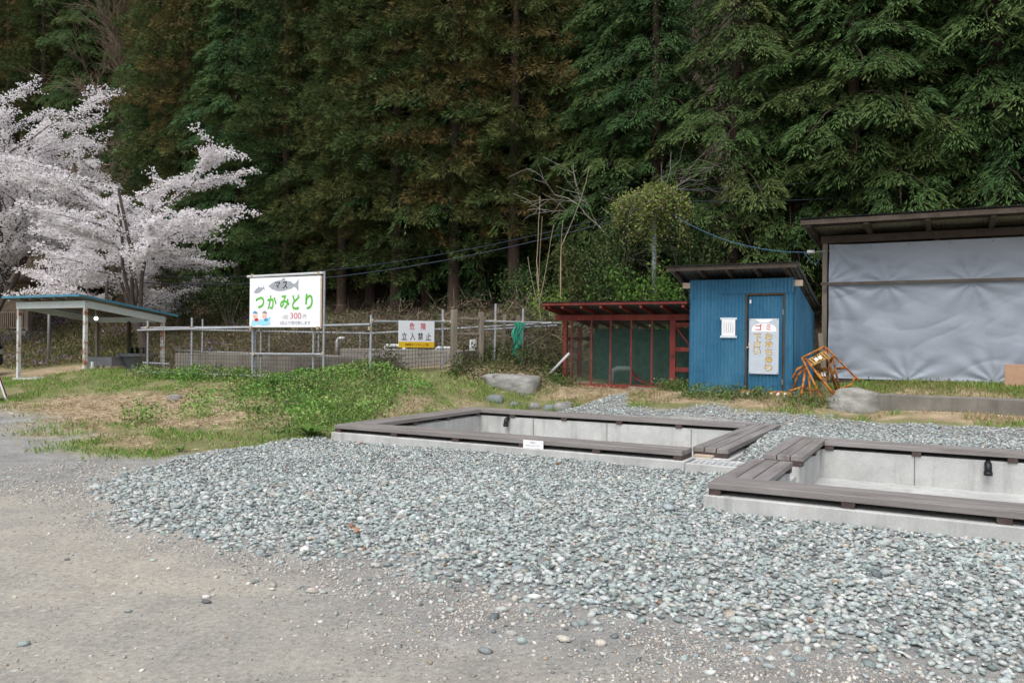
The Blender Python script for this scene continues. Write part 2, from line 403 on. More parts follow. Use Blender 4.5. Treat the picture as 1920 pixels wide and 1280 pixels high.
def straw_mask(u, v):
    n = fbm(u * .8, v * .8, 51); n2 = fbm(u * 3, v * 3, 55)
    d = ((u + 13.0) / 3.0) ** 2 + ((v - 9.7) / 1.5) ** 2
    a = sstep(1.5, .6, d + (n - .5) * 1.3)
    b = sstep(.5, .8, sstep(14.0, 14.8, v) * sstep(17.8, 16, v) * (.35 + n2 * .9))
    c = sstep(.52, .68, n * .6 + n2 * .4) * .7
    return np.clip(np.maximum(np.maximum(a, b), c), 0, 1)

def axis(lo, hi, step, far_lo, far_hi):
    mid = np.arange(lo, hi + 1e-6, step)
    def out(d, far):
        r = []; p = 0; s = step
        while p < far:
            s *= 1.22; p += s; r.append(p)
        return np.array(r)
    return np.concatenate([(lo - out(0, far_lo))[::-1], mid, hi + out(0, far_hi)])
gu = axis(-26, 5, .14, 500, 500); gv = axis(0.6, 21, .14, 60, 800)
GU, GV = np.meshgrid(gu, gv, indexing='ij')
GZ = Z(GU, GV)
GZ = GZ + gravel_mask(GU, GV) * .012
pit = (((GU > P1[0] + .12) & (GU < P1[1] - .12) & (GV > P1[2] + .12) & (GV < P1[3] - .12)) | ((GU > P2[0] + .12) & (GU < P2[1] - .12) & (GV > P2[2] + .12) & (GV < P2[3] - .12)))
GZ[pit] = -.55
nu, nv = len(gu), len(gv)
idx = np.arange(nu * nv).reshape(nu, nv)
GF = np.stack([idx[:-1, :-1], idx[1:, :-1], idx[1:, 1:], idx[:-1, 1:]], -1).reshape(-1, 4)
zone = np.stack([np.maximum(np.maximum(gravel_mask(GU, GV), fine_mask(GU, GV) * .8), .9 * sstep(-6.8, -8.6, GU + edge_noise(GU, GV, .5, 1.2, 35)) * sstep(4.0, 6.0, GV + edge_noise(GU, GV, .6, 1.2, 36)) * sstep(11, 8.5, GV) * (1 - veg_mask(GU, GV))), veg_mask(GU, GV), straw_mask(GU, GV)], -1).reshape(-1, 3)
gme = mesh_np('ground', Wnp(GU, GV, GZ).reshape(-1, 3), GF, zone, True)
hill = gme.attributes.new('hill', 'FLOAT', 'POINT'); hill.data.foreach_set('value', sstep(17.5, 21.5, GV + (fbm(GU * .5, GV * .5, 61) - .5) * 3).ravel().astype(np.float32))

def ground_material():
    m, nt, bs = node_mat('ground_soil')
    at_ = nt.nodes.new('ShaderNodeAttribute'); at_.attribute_name = 'col'
    sp = nt.nodes.new('ShaderNodeSeparateColor'); nt.links.new(at_.outputs['Color'], sp.inputs[0])
    hl = nt.nodes.new('ShaderNodeAttribute'); hl.attribute_name = 'hill'
    big = tex(nt, 'noise', .42, 5, rough=.55); mid = tex(nt, 'noise', 2.3, 6, rough=.65); fine = tex(nt, 'noise', 26, 5, rough=.7); vf = tex(nt, 'noise', 160, 3, rough=.7)
    trk = tex(nt, 'noise', .9, 4, stretch=(.35, 1.5, 1))
    dirt = ramp(nt, big.outputs['Fac'], [(.32, (.235, .228, .21)), (.48, (.305, .286, .247)), (.62, (.365, .328, .268)), (.75, (.28, .27, .243))])
    dirt = mixc(nt, .55, dirt, ramp(nt, mid.outputs['Fac'], [(.28, (.215, .212, .203)), (.5, (.32, .305, .275)), (.72, (.42, .392, .34))]))
    dirt = mixc(nt, ramp(nt, trk.outputs['Fac'], [(.5, (0, 0, 0)), (.72, (.6, .6, .6))]), dirt, (.42, .38, .31))
    grey = ramp(nt, mid.outputs['Fac'], [(.3, (.165, .165, .162)), (.7, (.30, .298, .288))])
    soil = ramp(nt, mid.outputs['Fac'], [(.3, (.12, .125, .055)), (.55, (.18, .18, .08)), (.75, (.26, .23, .12))])
    straw = ramp(nt, mid.outputs['Fac'], [(.3, (.24, .18, .115)), (.55, (.36, .28, .185)), (.75, (.44, .355, .25))])
    lit = ramp(nt, mid.outputs['Fac'], [(.3, (.035, .027, .018)), (.55, (.07, .053, .036)), (.75, (.115, .087, .06))])
    # small stones pressed into the dirt
    vo = tex(nt, 'vor', 45); vo2 = tex(nt, 'vor', 17)
    cell = nt.nodes.new('ShaderNodeSeparateColor'); nt.links.new(vo.outputs['Color'], cell.inputs[0])
    cell2 = nt.nodes.new('ShaderNodeSeparateColor'); nt.links.new(vo2.outputs['Color'], cell2.inputs[0])
    st = math_n(nt, 'MULTIPLY', math_n(nt, 'LESS_THAN', vo.outputs['Distance'], .36), math_n(nt, 'GREATER_THAN', cell.outputs[0], .62))
    st2 = math_n(nt, 'MULTIPLY', math_n(nt, 'LESS_THAN', vo2.outputs['Distance'], .3), math_n(nt, 'GREATER_THAN', cell2.outputs[0], .9))
    stc = ramp(nt, cell.outputs[1], [(.0, (.12, .12, .12)), (.5, (.26, .26, .25)), (1, (.45, .44, .42))])
    stc2 = ramp(nt, cell2.outputs[1], [(.0, (.22, .22, .22)), (.5, (.34, .35, .35)), (1, (.5, .49, .47))])
    col = mixc(nt, sp.outputs[0], dirt, grey)
    col = mixc(nt, math_n(nt, 'MULTIPLY', st, .65), col, stc)
    col = mixc(nt, math_n(nt, 'MULTIPLY', st2, .55), col, stc2)
    vg = math_n(nt, 'MULTIPLY', sp.outputs[1], math_n(nt, 'SUBTRACT', 1, sp.outputs[0], True))
    col = mixc(nt, vg, col, mixc(nt, sp.outputs[2], soil, straw))
    col = mixc(nt, hl.outputs['Fac'], col, lit)
    g = mixc(nt, .5, fine.outputs['Fac'], vf.outputs['Fac'])
    col = mixc(nt, .75, col, ramp(nt, g, [(.36, (.27, .27, .27)), (.64, (.73, .73, .73))]), 'OVERLAY')
    nt.links.new(col, bs.inputs['Base Color']); bs.inputs['Roughness'].default_value = .95; bs.inputs['Specular IOR Level'].default_value = .15
    h = math_n(nt, 'ADD', math_n(nt, 'MULTIPLY', fine.outputs['Fac'], .7), math_n(nt, 'ADD', math_n(nt, 'MULTIPLY', vf.outputs['Fac'], .35), math_n(nt, 'MULTIPLY', math_n(nt, 'ADD', st, st2), .25)))
    bump(nt, bs, h, .55, .02)
    return m
tag(link('ground', gme, ground_material()), 'dirt lot, grassy mound and wooded hillside ground', kind='structure')

# ================================================================== PONDS
PL_W, PL_G, Z0, Z1, Z2 = .14, .012, .135, .19, .25
def plank_run(root, ax, a0, a1, b0, joints=(), o=(0, 0), n=3):
    """a bench edge: n planks side by side on spacer blocks; ax 0 = along x, 1 = along y"""
    cuts = [a0] + list(joints) + [a1]
    for i in range(n):
        for p, q in zip(cuts[:-1], cuts[1:]):
            b = b0 + i * (PL_W + PL_G); q2 = q - .004; dz = random.uniform(-.002, .002); k = random.uniform(-.004, .004)
            m = MB()
            if ax == 0: m.box(p + k - o[0], q2 + k - o[0], b - o[1], b + PL_W - o[1], Z1 + dz, Z2 + dz)
            else: m.box(b - o[0], b + PL_W - o[0], p + k - o[1], q2 + k - o[1], Z1 + dz, Z2 + dz)
            m.build('plank', M_PLANK if ax == 0 else M_PLANKY, root, bevel=.004)
    wd = n * PL_W + (n - 1) * PL_G
    L = a1 - a0; k = max(2, round(L / 1.15) + 1)
    for i in range(k):
        c = a0 + .06 + (L - .12) * i / (k - 1); m = MB()
        if ax == 0: m.box(c - .055 - o[0], c + .055 - o[0], b0 + .006 - o[1], b0 + wd - .006 - o[1], Z0 - .004, Z1 - .001)
        else: m.box(b0 + .006 - o[0], b0 + wd - .006 - o[0], c - .055 - o[1], c + .055 - o[1], Z0 - .004, Z1 - .001)
        m.build('spacer_block', M_PLANKD, root, bevel=.004)
    m = MB(); c = b0 + wd / 2                                  # dark steel joist between the blocks
    if ax == 0: m.box(a0 + .12 - o[0], a1 - .12 - o[0], c - .03 - o[1], c + .03 - o[1], Z0 + .012, Z1 - .006)
    else: m.box(c - .03 - o[0], c + .03 - o[0], a0 + .12 - o[1], a1 - .12 - o[1], Z0 + .012, Z1 - .006)
    m.build('joist', M_BLACK, root)
M_PLANKY = surf('plank_brown_across', [(.15, .132, .124), (.215, .196, .188), (.28, .262, .255)], 3, .55, stretch=(3, .35, 3), fine=70, bumps=.2, spec=.35)
RW = 3 * PL_W + 2 * PL_G
def wall_box(root, u0, u1, v0, v1, z0, z1, o, name='wall', mat=None):
    MB().box(u0 - o[0], u1 - o[0], v0 - o[1], v1 - o[1], z0, z1).build(name, mat or M_CONC, root, bevel=.008)
def elbow(root, x, y, z):
    m = MB(); m.tube([(x, y + .12, z), (x, y - .03, z), (x, y - .07, z - .015), (x, y - .085, z - .05), (x, y - .085, z - .12)], .042, 12)
    m.tube([(x, y - .085, z - .09), (x, y - .085, z - .135)], .05, 12)
    m.build('overflow_pipe', M_BLACK, root, smooth=True)

o1 = (P1[0], P1[2])
pond1 = thing('fish_pond', 'empty concrete fish pond edged with brown planks, farther one, below the mound', 'pond', W(P1[0], P1[2], 0), group='fish-catching ponds')
plank_run(pond1, 0, P1[0], -2.78, P1[2], (-4.72,), o1)
plank_run(pond1, 1, P1[2] + RW + .01, P1[3] - RW - .012, P1[0], (), o1)
plank_run(pond1, 0, P1[0], -2.81, P1[3] - RW, (-5.6,), o1)
plank_run(pond1, 1, 9.92, P1[3], -2.795, (), o1)
wall_box(pond1, P1[0] - .035, -2.74, P1[2] - .035, P1[2] + RW - .03, -.45, Z0, o1)
wall_box(pond1, P1[0] - .035, P1[0] + RW - .03, P1[2] + RW - .03, P1[3] - RW + .03, -.45, Z0 - .003, o1)
wall_box(pond1, P1[0] - .035, P1[1] + .035, P1[3] - RW + .03, P1[3] + .035, -.45, Z0, o1)
wall_box(pond1, -2.79 + .03, P1[1] + .035, P1[2] + RW - .03, P1[3] - RW + .03, -.45, Z0 - .003, o1)
wall_box(pond1, -2.74, P1[1] + .035, P1[2] + .02, P1[2] + RW - .03, -.45, .06, o1, 'spillway_sill')
MB().box(.3, P1[1] - P1[0] - .3, .3, P1[3] - P1[2] - .3, -.5, -.25).build('floor', M_CONC, pond1)
for jx in (1.55, 3.0, 4.5): MB().box(jx, jx + .012, P1[3] - P1[2] - RW + .026, P1[3] - P1[2] - RW + .04, -.25, Z0 - .01).build('wall_joint', M_CONCD, pond1)
elbow(pond1, 1.02, P1[3] - P1[2] - RW + .03, .10)
MB().box(5.46, 5.70, .42, .70, Z0 - .005, Z0 + .03).build('sluice_board', M_WOODP, pond1, bevel=.004)

o2 = (P2[0], P2[2])
pond2 = thing('fish_pond', 'empty concrete fish pond edged with brown planks, nearer one, cut off by the right edge', 'pond', W(P2[0], P2[2], 0), group='fish-catching ponds')
plank_run(pond2, 0, P2[0], P2[1], P2[2], (1.1,), o2)
plank_run(pond2, 1, P2[2] + RW + .01, 9.28, P2[0] + .02, (), o2)
plank_run(pond2, 1, 9.75, P2[3], P2[0] + .06, (), o2)
plank_run(pond2, 0, P2[0] + .06 + RW + .01, P2[1], P2[3] - RW, (1.3,), o2)
plank_run(pond2, 1, P2[2] + RW + .01, P2[3] - RW - .012, P2[1] - RW, (), o2)
wall_box(pond2, P2[0] - .035, P2[1] + .035, P2[2] - .035, P2[2] + RW - .03, -.45, Z0, o2)
wall_box(pond2, P2[0] - .02, P2[0] + RW - .02, P2[2] + RW - .03, 9.36, -.45, Z0 - .003, o2)
wall_box(pond2, P2[0] - .02, P2[0] + RW + .02, 9.76, P2[3] - RW + .03, -.45, Z0 - .003, o2)
wall_box(pond2, P2[0] - .035, P2[1] + .035, P2[3] - RW + .03, P2[3] + .035, -.45, Z0, o2)
wall_box(pond2, P2[1] - RW + .03, P2[1] + .035, P2[2] + RW - .03, P2[3] - RW + .03, -.45, Z0 - .003, o2)
wall_box(pond2, P2[0] - .02, P2[0] + RW - .02, 9.36, 9.76, -.45, .02, o2, 'spillway_sill')
MB().box(.3, P2[1] - P2[0] - .3, .3, P2[3] - P2[2] - .3, -.5, -.25).build('floor', M_CONC, pond2)
for jx in (1.6, 3.2): MB().box(jx, jx + .012, P2[3] - P2[2] - RW + .026, P2[3] - P2[2] - RW + .04, -.25, Z0 - .01).build('wall_joint', M_CONCD, pond2)
elbow(pond2, 2.42, P2[3] - P2[2] - RW + .03, .10)

# channel with a steel grating that links the two ponds
dc = thing('drain_channel', 'short concrete channel covered with a steel grating between the two ponds', 'drain', W(-2.72, 9.33, 0))
MB().box(0, .75, 0, .07, -.2, .125).build('kerb', M_CONC, dc, bevel=.006)
MB().box(.42, .75, .46, .52, -.2, .122).build('kerb', M_CONC, dc, bevel=.006)
M_GRATE = surf('galvanised_grate', [(.55, .56, .57), (.66, .67, .68)], 20, .45, metal=.3, bumps=0)
fr = MB()
for y in (.075, .44): fr.box(.0, .72, y, y + .02, .085, .118)
frame = fr.build('grating_frame', M_GRATE, dc)
MB().box(.0, .73, .072, .455, .02, .078).build('channel_shade_plate', flat('channel_shade_dark', (.03, .03, .028), .5), dc)  # shallow plate, coloured dark to stand in for the shade of a deep channel
gb = MB().box(0, .72, -.011, .011, .113, .1175).mesh('slat')
for i in range(4): link('slat', gb, M_GRATE, frame, (0, .135 + i * .085, 0))
gc = MB().box(-.014, .014, .09, .445, .1085, .1125).mesh('cross_bar')
for i in range(10): link('cross_bar', gc, M_GRATE, frame, (.03 + i * .072, 0, 0))

# ------------------------------------------------------------------ lettering helpers
def text_mesh(txt, wd, ht, bold=0.0, spacing=1.0):
    cu = bpy.data.curves.new('t', 'FONT'); cu.body = txt; cu.offset = bold; cu.size = 1; cu.space_character = spacing; cu.extrude = .01
    ob = bpy.data.objects.new('t', cu); C.objects.link(ob)
    dg = bpy.context.evaluated_depsgraph_get(); me = bpy.data.meshes.new_from_object(ob.evaluated_get(dg))
    bpy.data.objects.remove(ob); bpy.data.curves.remove(cu)
    n = len(me.vertices); co = np.empty(n * 3, np.float32); me.vertices.foreach_get('co', co); co = co.reshape(-1, 3)
    lo, hi = co.min(0), co.max(0); c = (lo + hi) / 2; s = np.maximum(hi - lo, 1e-6)
    out = np.stack([(co[:, 0] - c[0]) / s[0] * wd, (co[:, 2] > c[2]) * -.0012, (co[:, 1] - c[1]) / s[1] * ht], -1).astype(np.float32)
    me.vertices.foreach_set('co', out.ravel()); me.materials.clear(); me.update(); return me
def text(txt, x, z, wd, ht, mat, root, y=-.0062, bold=0.0, name='lettering'):
    return link(name, text_mesh(txt, wd, ht, bold), mat, root, (x, y, z))
def decal(poly, mat, root, y0=-.005, name='printed_shape', t=.0012):
    return MB().prism(poly, y0 - t, y0).build(name, mat, root)
def ell(cx, cz, rx, rz, n=18, a0=0, a1=2 * math.pi): return [(cx + rx * math.cos(a0 + (a1 - a0) * i / n), cz + rz * math.sin(a0 + (a1 - a0) * i / n)) for i in range(n)]
I_BLACK = flat('ink_black', (.015, .015, .018)); I_RED = flat('ink_red', (.55, .02, .025)); I_GREEN = flat('ink_green', (.10, .46, .045)); I_GREY = flat('ink_grey', (.33, .36, .40))
I_DGREY = flat('ink_dark_grey', (.25, .26, .29)); I_PINKRED = flat('ink_faded_red', (.55, .12, .15)); I_CYAN = flat('ink_cyan', (.33, .66, .78)); I_SKIN = flat('ink_skin', (.85, .55, .48)); I_BLUE = flat('ink_blue', (.05, .28, .6)); I_YEL = flat('ink_yellow', (.80, .50, .02)); I_BROWN = flat('ink_brown', (.10, .05, .015)); I_CREAM = flat('ink_cream', (.80, .55, .16)); I_WHITE = flat('ink_white', (.84, .84, .85)); I_SILV = flat('ink_silver', (.47, .52, .58))

# paper notice on the front bench of the farther pond
pn = thing('paper_notice', 'white printed paper notice on the front planks of the farther pond', 'notice', W(-4.79, P1[2] - .012, .02))
MB().box(-.15, .15, -.006, 0, .03, .225).build('sheet', M_PAPER, pn)
for i, (wd, tx) in enumerate(((.10, 'お願い'), (.22, '池の中に入らないで下さい'), (.2, 'つかみどり以外の使用'), (.2, '係の者まで'))):
    text(tx, 0, .195 - i * .04, wd, .016, I_DGREY, pn, -.0063)

# ================================================================== BLUE SHED
def corr(m, x0, x1, zb, zt, y, pitch=.068, amp=.013, ax='x', seg=4):
    """vertical corrugated sheet in the x-z plane (or y-z plane); zb, zt may be functions of x"""
    n = max(2, int(round((x1 - x0) / pitch * seg))); vs = []
    for i in range(n + 1):
        x = x0 + (x1 - x0) * i / n; d = amp * math.cos(2 * math.pi * i / seg)
        b = zb(x) if callable(zb) else zb; t = zt(x) if callable(zt) else zt
        for z in (b, t): vs.append((x, y + d, z) if ax == 'x' else (y + d, x, z))
    return m.add(vs, [(2 * i, 2 * i + 2, 2 * i + 3, 2 * i + 1) for i in range(n)])
def corr_roof(m, x0, x1, y0, y1, z0, z1, pitch=.076, amp=.009, seg=4, dz=0):
    n = max(2, int(round((x1 - x0) / pitch * seg))); vs = []
    for i in range(n + 1):
        x = x0 + (x1 - x0) * i / n; d = amp * math.cos(2 * math.pi * i / seg) + dz
        vs += [(x, y0, z0 + d), (x, (y0 + y1) / 2, (z0 + z1) / 2 + d), (x, y1, z1 + d)]
    return m.add(vs, [f for i in range(n) for f in ((3*i, 3*i+3, 3*i+4, 3*i+1), (3*i+1, 3*i+4, 3*i+5, 3*i+2))])
SH_O = W(-4.48, 15.58, .5)
shed = thing('tool_shed', 'small blue corrugated-metal shed with a sloping roof beside the red wire coop', 'shed', SH_O)
SW, SD, SHH = 1.97, 2.6, 2.30          # width, depth, wall top in front (local z; ground about .06)
rz_ = lambda y: 2.365 - .225 * y         # roof underside over local y
corr(MB(), 0, 1.10, .03, 2.06, 0).build('wall_sheet', M_BLUE, shed, fixn=False)
corr(MB(), 0, .62, 1.95, SHH, -.008).build('header_sheet', M_BLUE, shed, fixn=False)
corr(MB(), .56, SW, 2.02, SHH, -.016).build('header_sheet', M_BLUE, shed, fixn=False)
corr(MB(), 1.80, SW, .03, 2.06, 0).build('wall_sheet', M_BLUE, shed, fixn=False)
corr(MB(), .30, 1.08, .03, .42, -.012).build('skirt_sheet', M_BLUE, shed, fixn=False)
corr(MB(), 0, SD, .03, lambda y: rz_(y) - .06, SW, ax='y').build('wall_sheet', M_BLUE, shed, fixn=False)
corr(MB(), 0, SD, .03, lambda y: rz_(y) - .06, 0, ax='y').build('wall_sheet', M_BLUE, shed, fixn=False)
corr(MB(), 0, SW, .03, rz_(SD) - .06, SD).build('wall_sheet', M_BLUE, shed, fixn=False)
m = MB(); m.box(1.09, 1.125, -.012, .06, .03, 2.02); m.box(1.785, 1.82, -.012, .06, .03, 2.02); m.box(1.125, 1.785, -.012, .06, 1.985, 2.03)
m.build('door_frame', M_WOODD, shed)
door = corr(MB(), 1.135, 1.775, .05, 1.97, .012).build('door', M_BLUE, shed, fixn=False)
MB().box(1.15, 1.175, -.02, .01, 1.02, 1.08).box(1.115, 1.16, -.024, .004, .975, 1.005).build('latch', M_CLAMP, door)
hg = MB().box(-.012, .012, -.02, .0, -.05, .05).mesh('hinge')
for z in (.35, 1.66): link('hinge', hg, M_STEEL, door, (1.785, -.008, z))
MB().box(1.165, 1.195, -.006, -.001, 1.83, 1.9).build('name_plate', M_PAPER, door)
MB().box(-.15, 2.12, .01, .1, SHH - .155, SHH - .045).build('purlin', M_WOODP, shed)
for i, x in enumerate((-.22, .27, .80, 1.33, 1.86)):
    MB().bar((x, -.36, rz_(-.36) + .03), (x, SD + .3, rz_(SD + .3) + .03), .055, .085).build('rafter', M_WOODD, shed)
MB().bar((-.36, -.37, rz_(-.37) + .05), (2.08, -.37, rz_(-.37) + .05), .03, .075).build('fascia_board', M_WOODD, shed)
for y in (.7, 1.7, 2.7): MB().box(-.34, 2.07, y - .03, y + .03, rz_(y) + .073, rz_(y) + .088).build('roof_batten', M_WOODD, shed)
corr_roof(MB(), -.40, 2.10, -.43, SD + .42, rz_(-.43) + .10, rz_(SD + .42) + .10).build('roof', M_ROOF, shed, fixn=False)
# orange and white boards at the foot of the door
for i, (px0, wd, lab) in enumerate(((.98, .42, 'short orange and white painted block at the left foot of the shed door'), (1.52, .46, 'short orange and white painted block at the right foot of the shed door'))):
    b = thing('painted_block', lab, 'block', W(-4.48 + px0, 15.50, Zf(-4.4 + px0, 15.45) - .02), group='painted blocks at the shed door')
    MB().box(0, wd, -.06, .05, 0, .13).build('block', M_ORANGE, b, bevel=.02)
    for k in range(3):
        x = .05 + wd * .26 * k; MB().prism([(x, .03), (x + .05, .03), (x + .075, .105), (x + .025, .105)], -.0635, -.0602).build('white_stripe', I_WHITE, b)

# notice and rubbish sign
pp = thing('taped_paper', 'white paper taped to the blue shed wall left of the door', 'notice', atv(1353, 631, 15.55))
MB().box(0, .26, -.004, 0, 0, .36).build('sheet', M_PAPER, pp)
MB().box(-.03, .29, -.005, -.0005, .33, .37).box(-.03, .29, -.005, -.0005, -.02, .02).build('clear_tape', flat('tape', (.55, .62, .68), .3), pp)
for i in range(5): text(('おねがい', 'ゴミはお持ち帰り', '下さいますよう', 'お願い致します', '管理人')[i], .215 - i * .042, .18, .012, .22, I_GREY, pp, -.0045)
gs_o = atv(1404, 700, 15.55)
gs = thing('rubbish_sign', 'grey sign with red and yellow lettering about taking rubbish home, on the blue door', 'sign', gs_o)
GW, GH = .545, 1.05
MB().box(0, GW, -.005, 0, 0, GH).build('panel', I_SILV, gs)
arch = [(.04, .80)] + [(.04 + (GW - .08) * (.5 - .5 * math.cos(math.pi * i / 10)), .80 + .16 * math.sin(math.pi * i / 10) ** .6) for i in range(1, 10)] + [(GW - .04, .80)]
decal(arch, I_WHITE, gs); decal([(.11, 1.035), (.19, .975), (GW - .19, .975), (GW - .11, 1.035)], I_WHITE, gs)
text('ゴ', .175, .885, .125, .12, I_RED, gs, -.0068, .016); text('ミ', .355, .885, .085, .11, I_RED, gs, -.0068, .016)
for k, (chs, x, z0, st) in enumerate((('下さい', .155, .70, .135), ('お持ち帰り', .365, .71, .148))):
    for i, ch in enumerate(chs):
        text(ch, x, z0 - i * st, .135, .125, I_BROWN, gs, -.0062, .03); text(ch, x, z0 - i * st, .118, .108, I_CREAM, gs, -.0078, .008)
sc_ = MB().tube([(0, -.009, 0), (0, -.004, 0)], .009, 8).mesh('screw')
for x in (.02, GW - .02):
    for z in (.02, GH - .02): link('screw', sc_, M_WOODD, gs, (x, 0, z))

# ================================================================== RED WIRE COOP
CO = W(-7.5, 16.2, .60)
coop = thing('wire_coop', 'low red timber coop with wire-netting front left of the blue shed', 'coop', CO)
CL, CD = 2.98, 2.1
ct = lambda y: 1.585 - .13 * y           # rafter underside
MB().box(-.22, CL, -.05, .05, 1.43, 1.555).build('front_beam', M_RED, coop, bevel=.004)
MB().box(-.2, CL, CD - .04, CD + .04, .93, 1.05).build('rear_beam', M_RED, coop)
for x, y in ((.03, 0), (.03, CD), (CL - .1, CD), (1.5, CD)): MB().box(x - .045, x + .045, y - .045, y + .045, -.05, 1.43 if y == 0 else .93).build('post', M_RED, coop, bevel=.004)
for x in (.19, .66, 1.11, 1.58, 2.04): MB().box(x - .02, x + .02, -.02, .02, -.06, 1.43).build('stud', M_RED, coop)
for x in (.03, .08): MB().box(x - .02, x + .02, .7, .74, 0, 1.3).build('stud', M_RED, coop)
MB().box(.08, 2.44, -.03, .03, -.02, .045).build('sill', M_RED, coop)
MB().box(.02, .06, .05, CD, 1.0, 1.06).build('side_rail', M_RED, coop)
cdoor = MB().box(2.44, 2.56, -.04, .03, -.04, 1.43).box(2.86, 2.95, -.03, .03, -.02, 1.40).box(2.56, 2.95, -.03, .03, 1.29, 1.38).box(2.56, 2.95, -.03, .03, .78, .87).box(2.56, 2.95, -.03, .03, .36, .45).build('door', M_RED, coop)
MB().bar((2.58, 0, 1.27), (2.86, 0, .90), .03, .07, (0, 1, 0)).build('brace', M_RED, cdoor)
MB().box(2.47, 2.53, -.06, -.04, .66, .72).build('knob', M_WOODD, cdoor)
for i in range(8):
    x = -.19 + i * .44
    MB().bar((x, -.66, ct(-.66) + .035), (x, CD + .25, ct(CD + .25) + .035), .05, .07).build('rafter', M_RED, coop)
MB().bar((-.09, -.64, ct(-.64) + .04), (-.09, CD, ct(CD) + .04), .05, .07).build('rafter', M_RED, coop)
MB().bar((-.23, -.68, ct(-.68) + .09), (CL, -.68, ct(-.68) + .09), .03, .05).build('fascia_board', M_RED, coop)
corr_roof(MB(), -.24, CL - .01, -.73, CD + .35, ct(-.73) + .13, ct(CD + .35) + .13).build('roof', M_ROOF, coop, fixn=False)
M_NETW = surf('netting_wire', [(.16, .20, .17), (.24, .28, .25)], 9, .6, bumps=0)
def netting(root, x0, x1, z0, z1, y, step=.055, r=.0016, name='wire_netting', mat=None, ax='x'):
    m = MB(); H = z1 - z0; L = x1 - x0
    for sgn in (1, -1):
        k = int((L + H) / step)
        for i in range(k + 1):
            s = x0 - H + i * step if sgn > 0 else x0 + i * step
            a = max(x0, s if sgn > 0 else s - H); b = min(x1, s + H if sgn > 0 else s)
            if b - a < .02: continue
            za = z0 + (a - s) if sgn > 0 else z0 + (s - a); zb = z0 + (b - s) if sgn > 0 else z0 + (s - b)
            p, q = ((a, y, za), (b, y, zb)) if ax == 'x' else ((y, a, za), (y, b, zb))
            m.tube([p, q], r, 3, False)
    return m.build(name, mat or M_NETW, root, fixn=False)
netting(coop, .05, 2.44, .03, 1.43, -.024)
netting(coop, .03, CD, .03, 1.0, .01, .08, ax='y')
netting(coop, 2.56, 2.86, 0, 1.3, .0, .06)
# shade netting inside
M_GNET = surf('green_shade_net', [(.018, .075, .055), (.04, .14, .105)], 7, .85, fine=50, bumps=.2)
m = MB(); n = 26; k = 8; vs = []
for i in range(n + 1):
    for j in range(k + 1):
        x = .35 + 2.55 * i / n; z = -.02 + 1.28 * j / k
        vs.append((x, .85 + .05 * math.sin(x * 9 + z * 3) + .03 * math.sin(x * 23), z))
m.add(vs, [(i*(k+1)+j, (i+1)*(k+1)+j, (i+1)*(k+1)+j+1, i*(k+1)+j+1) for i in range(n) for j in range(k)]).build('shade_net', M_GNET, coop, smooth=True)
pt = thing('water_pipe', 'bent green-grey water pipe inside the red coop', 'pipe', W(-6.42, 16.6, .60))
MB().tube([(-.1, 0, -.05), (-.1, 0, .22), (-.06, 0, .33), (.04, 0, .38), (.35, 0, .38)], .06, 10).build('pipe', surf('pipe_green', [(.13, .2, .18), (.2, .27, .25)], 5, .6), pt, smooth=True)
bt = thing('red_trough', 'low dark red trough on the floor of the coop', 'trough', W(-6.2, 16.9, .62))
m = MB(); pr = [(0, .30), (.08, .14), (.3, .03), (.9, .0), (1.3, .05), (1.5, .26)]
m.prism(pr + [(1.46, .27), (1.26, .09), (.9, .04), (.32, .07), (.12, .17), (.04, .30)][0:6], 0, .45); m.build('hull', M_RED, bt)
pw = thing('pale_board', 'pale weathered board lying along the foot of the coop netting', 'board', W(-5.92, 16.08, .575))
MB().box(0, .45, -.04, .04, .0, .05, Matrix.Rotation(.03, 4, 'Y')).build('board', M_WOODG, pw, bevel=.004)
lp = thing('leaning_pipe', 'grey pipe leaning from the weeds beside the coop corner', 'pipe', at(1031, 692, 17.5))
MB().tube([(0, 0, -.1), (.42, .1, .36)], .03, 8).build('pipe', M_PVC, lp, smooth=True)

# ================================================================== TARP-COVERED SHED
TO = W(-2.27, 18.0, .72)
ts = thing('tarp_shed', 'large open-fronted timber shed closed off with a silver tarpaulin', 'shed', TO)
TL = 6.2
tz = lambda y: 3.10 - .09 * y
for x in (0, 2.1, 4.2, TL):
    for y in (0, 4.0): MB().box(x - .05, x + .05, y - .05, y + .05, -.1, tz(y) - .02).build('post', M_WOODG if (x == 0 and y == 0) else M_WOODD, ts, bevel=.004)
MB().box(-.08, TL, -.09, -.005, 2.97, 3.12).build('front_beam', M_WOODD, ts)
MB().box(-.08, TL, 3.95, 4.05, tz(4) - .15, tz(4)).build('rear_beam', M_WOODD, ts)
MB().box(.06, TL, -.11, -.02, .05, .17).build('bottom_rail', M_WOODD, ts)
MB().box(.06, TL, -.06, .0, -.1, .03).build('skirt_board', M_WOODD, ts)
for i in range(7):
    x = -.2 + i * 1.07; MB().bar((x, -1.02, tz(-1.02) + .07), (x, 4.6, tz(4.6) + .07), .09, .12).build('rafter', M_WOODD, ts)
MB().bar((-.34, -1.05, tz(-1.05) + .10), (TL, -1.05, tz(-1.05) + .10), .04, .09).build('fascia_board', M_WOODD, ts)
for y in (-.5, .5, 2, 3.5): MB().box(-.3, TL, y - .035, y + .035, tz(y) + .132, tz(y) + .16).build('roof_batten', M_WOODD, ts)
corr_roof(MB(), -.40, TL, -1.1, 4.9, tz(-1.1) + .185, tz(4.9) + .185).build('roof', M_ROOF, ts, fixn=False)
corr_roof(MB(), -.30, TL, -1.0, 4.5, tz(-1.0) + .168, tz(4.5) + .168, amp=.004).build('ceiling_sheet', M_ROOFIN, ts, fixn=False)
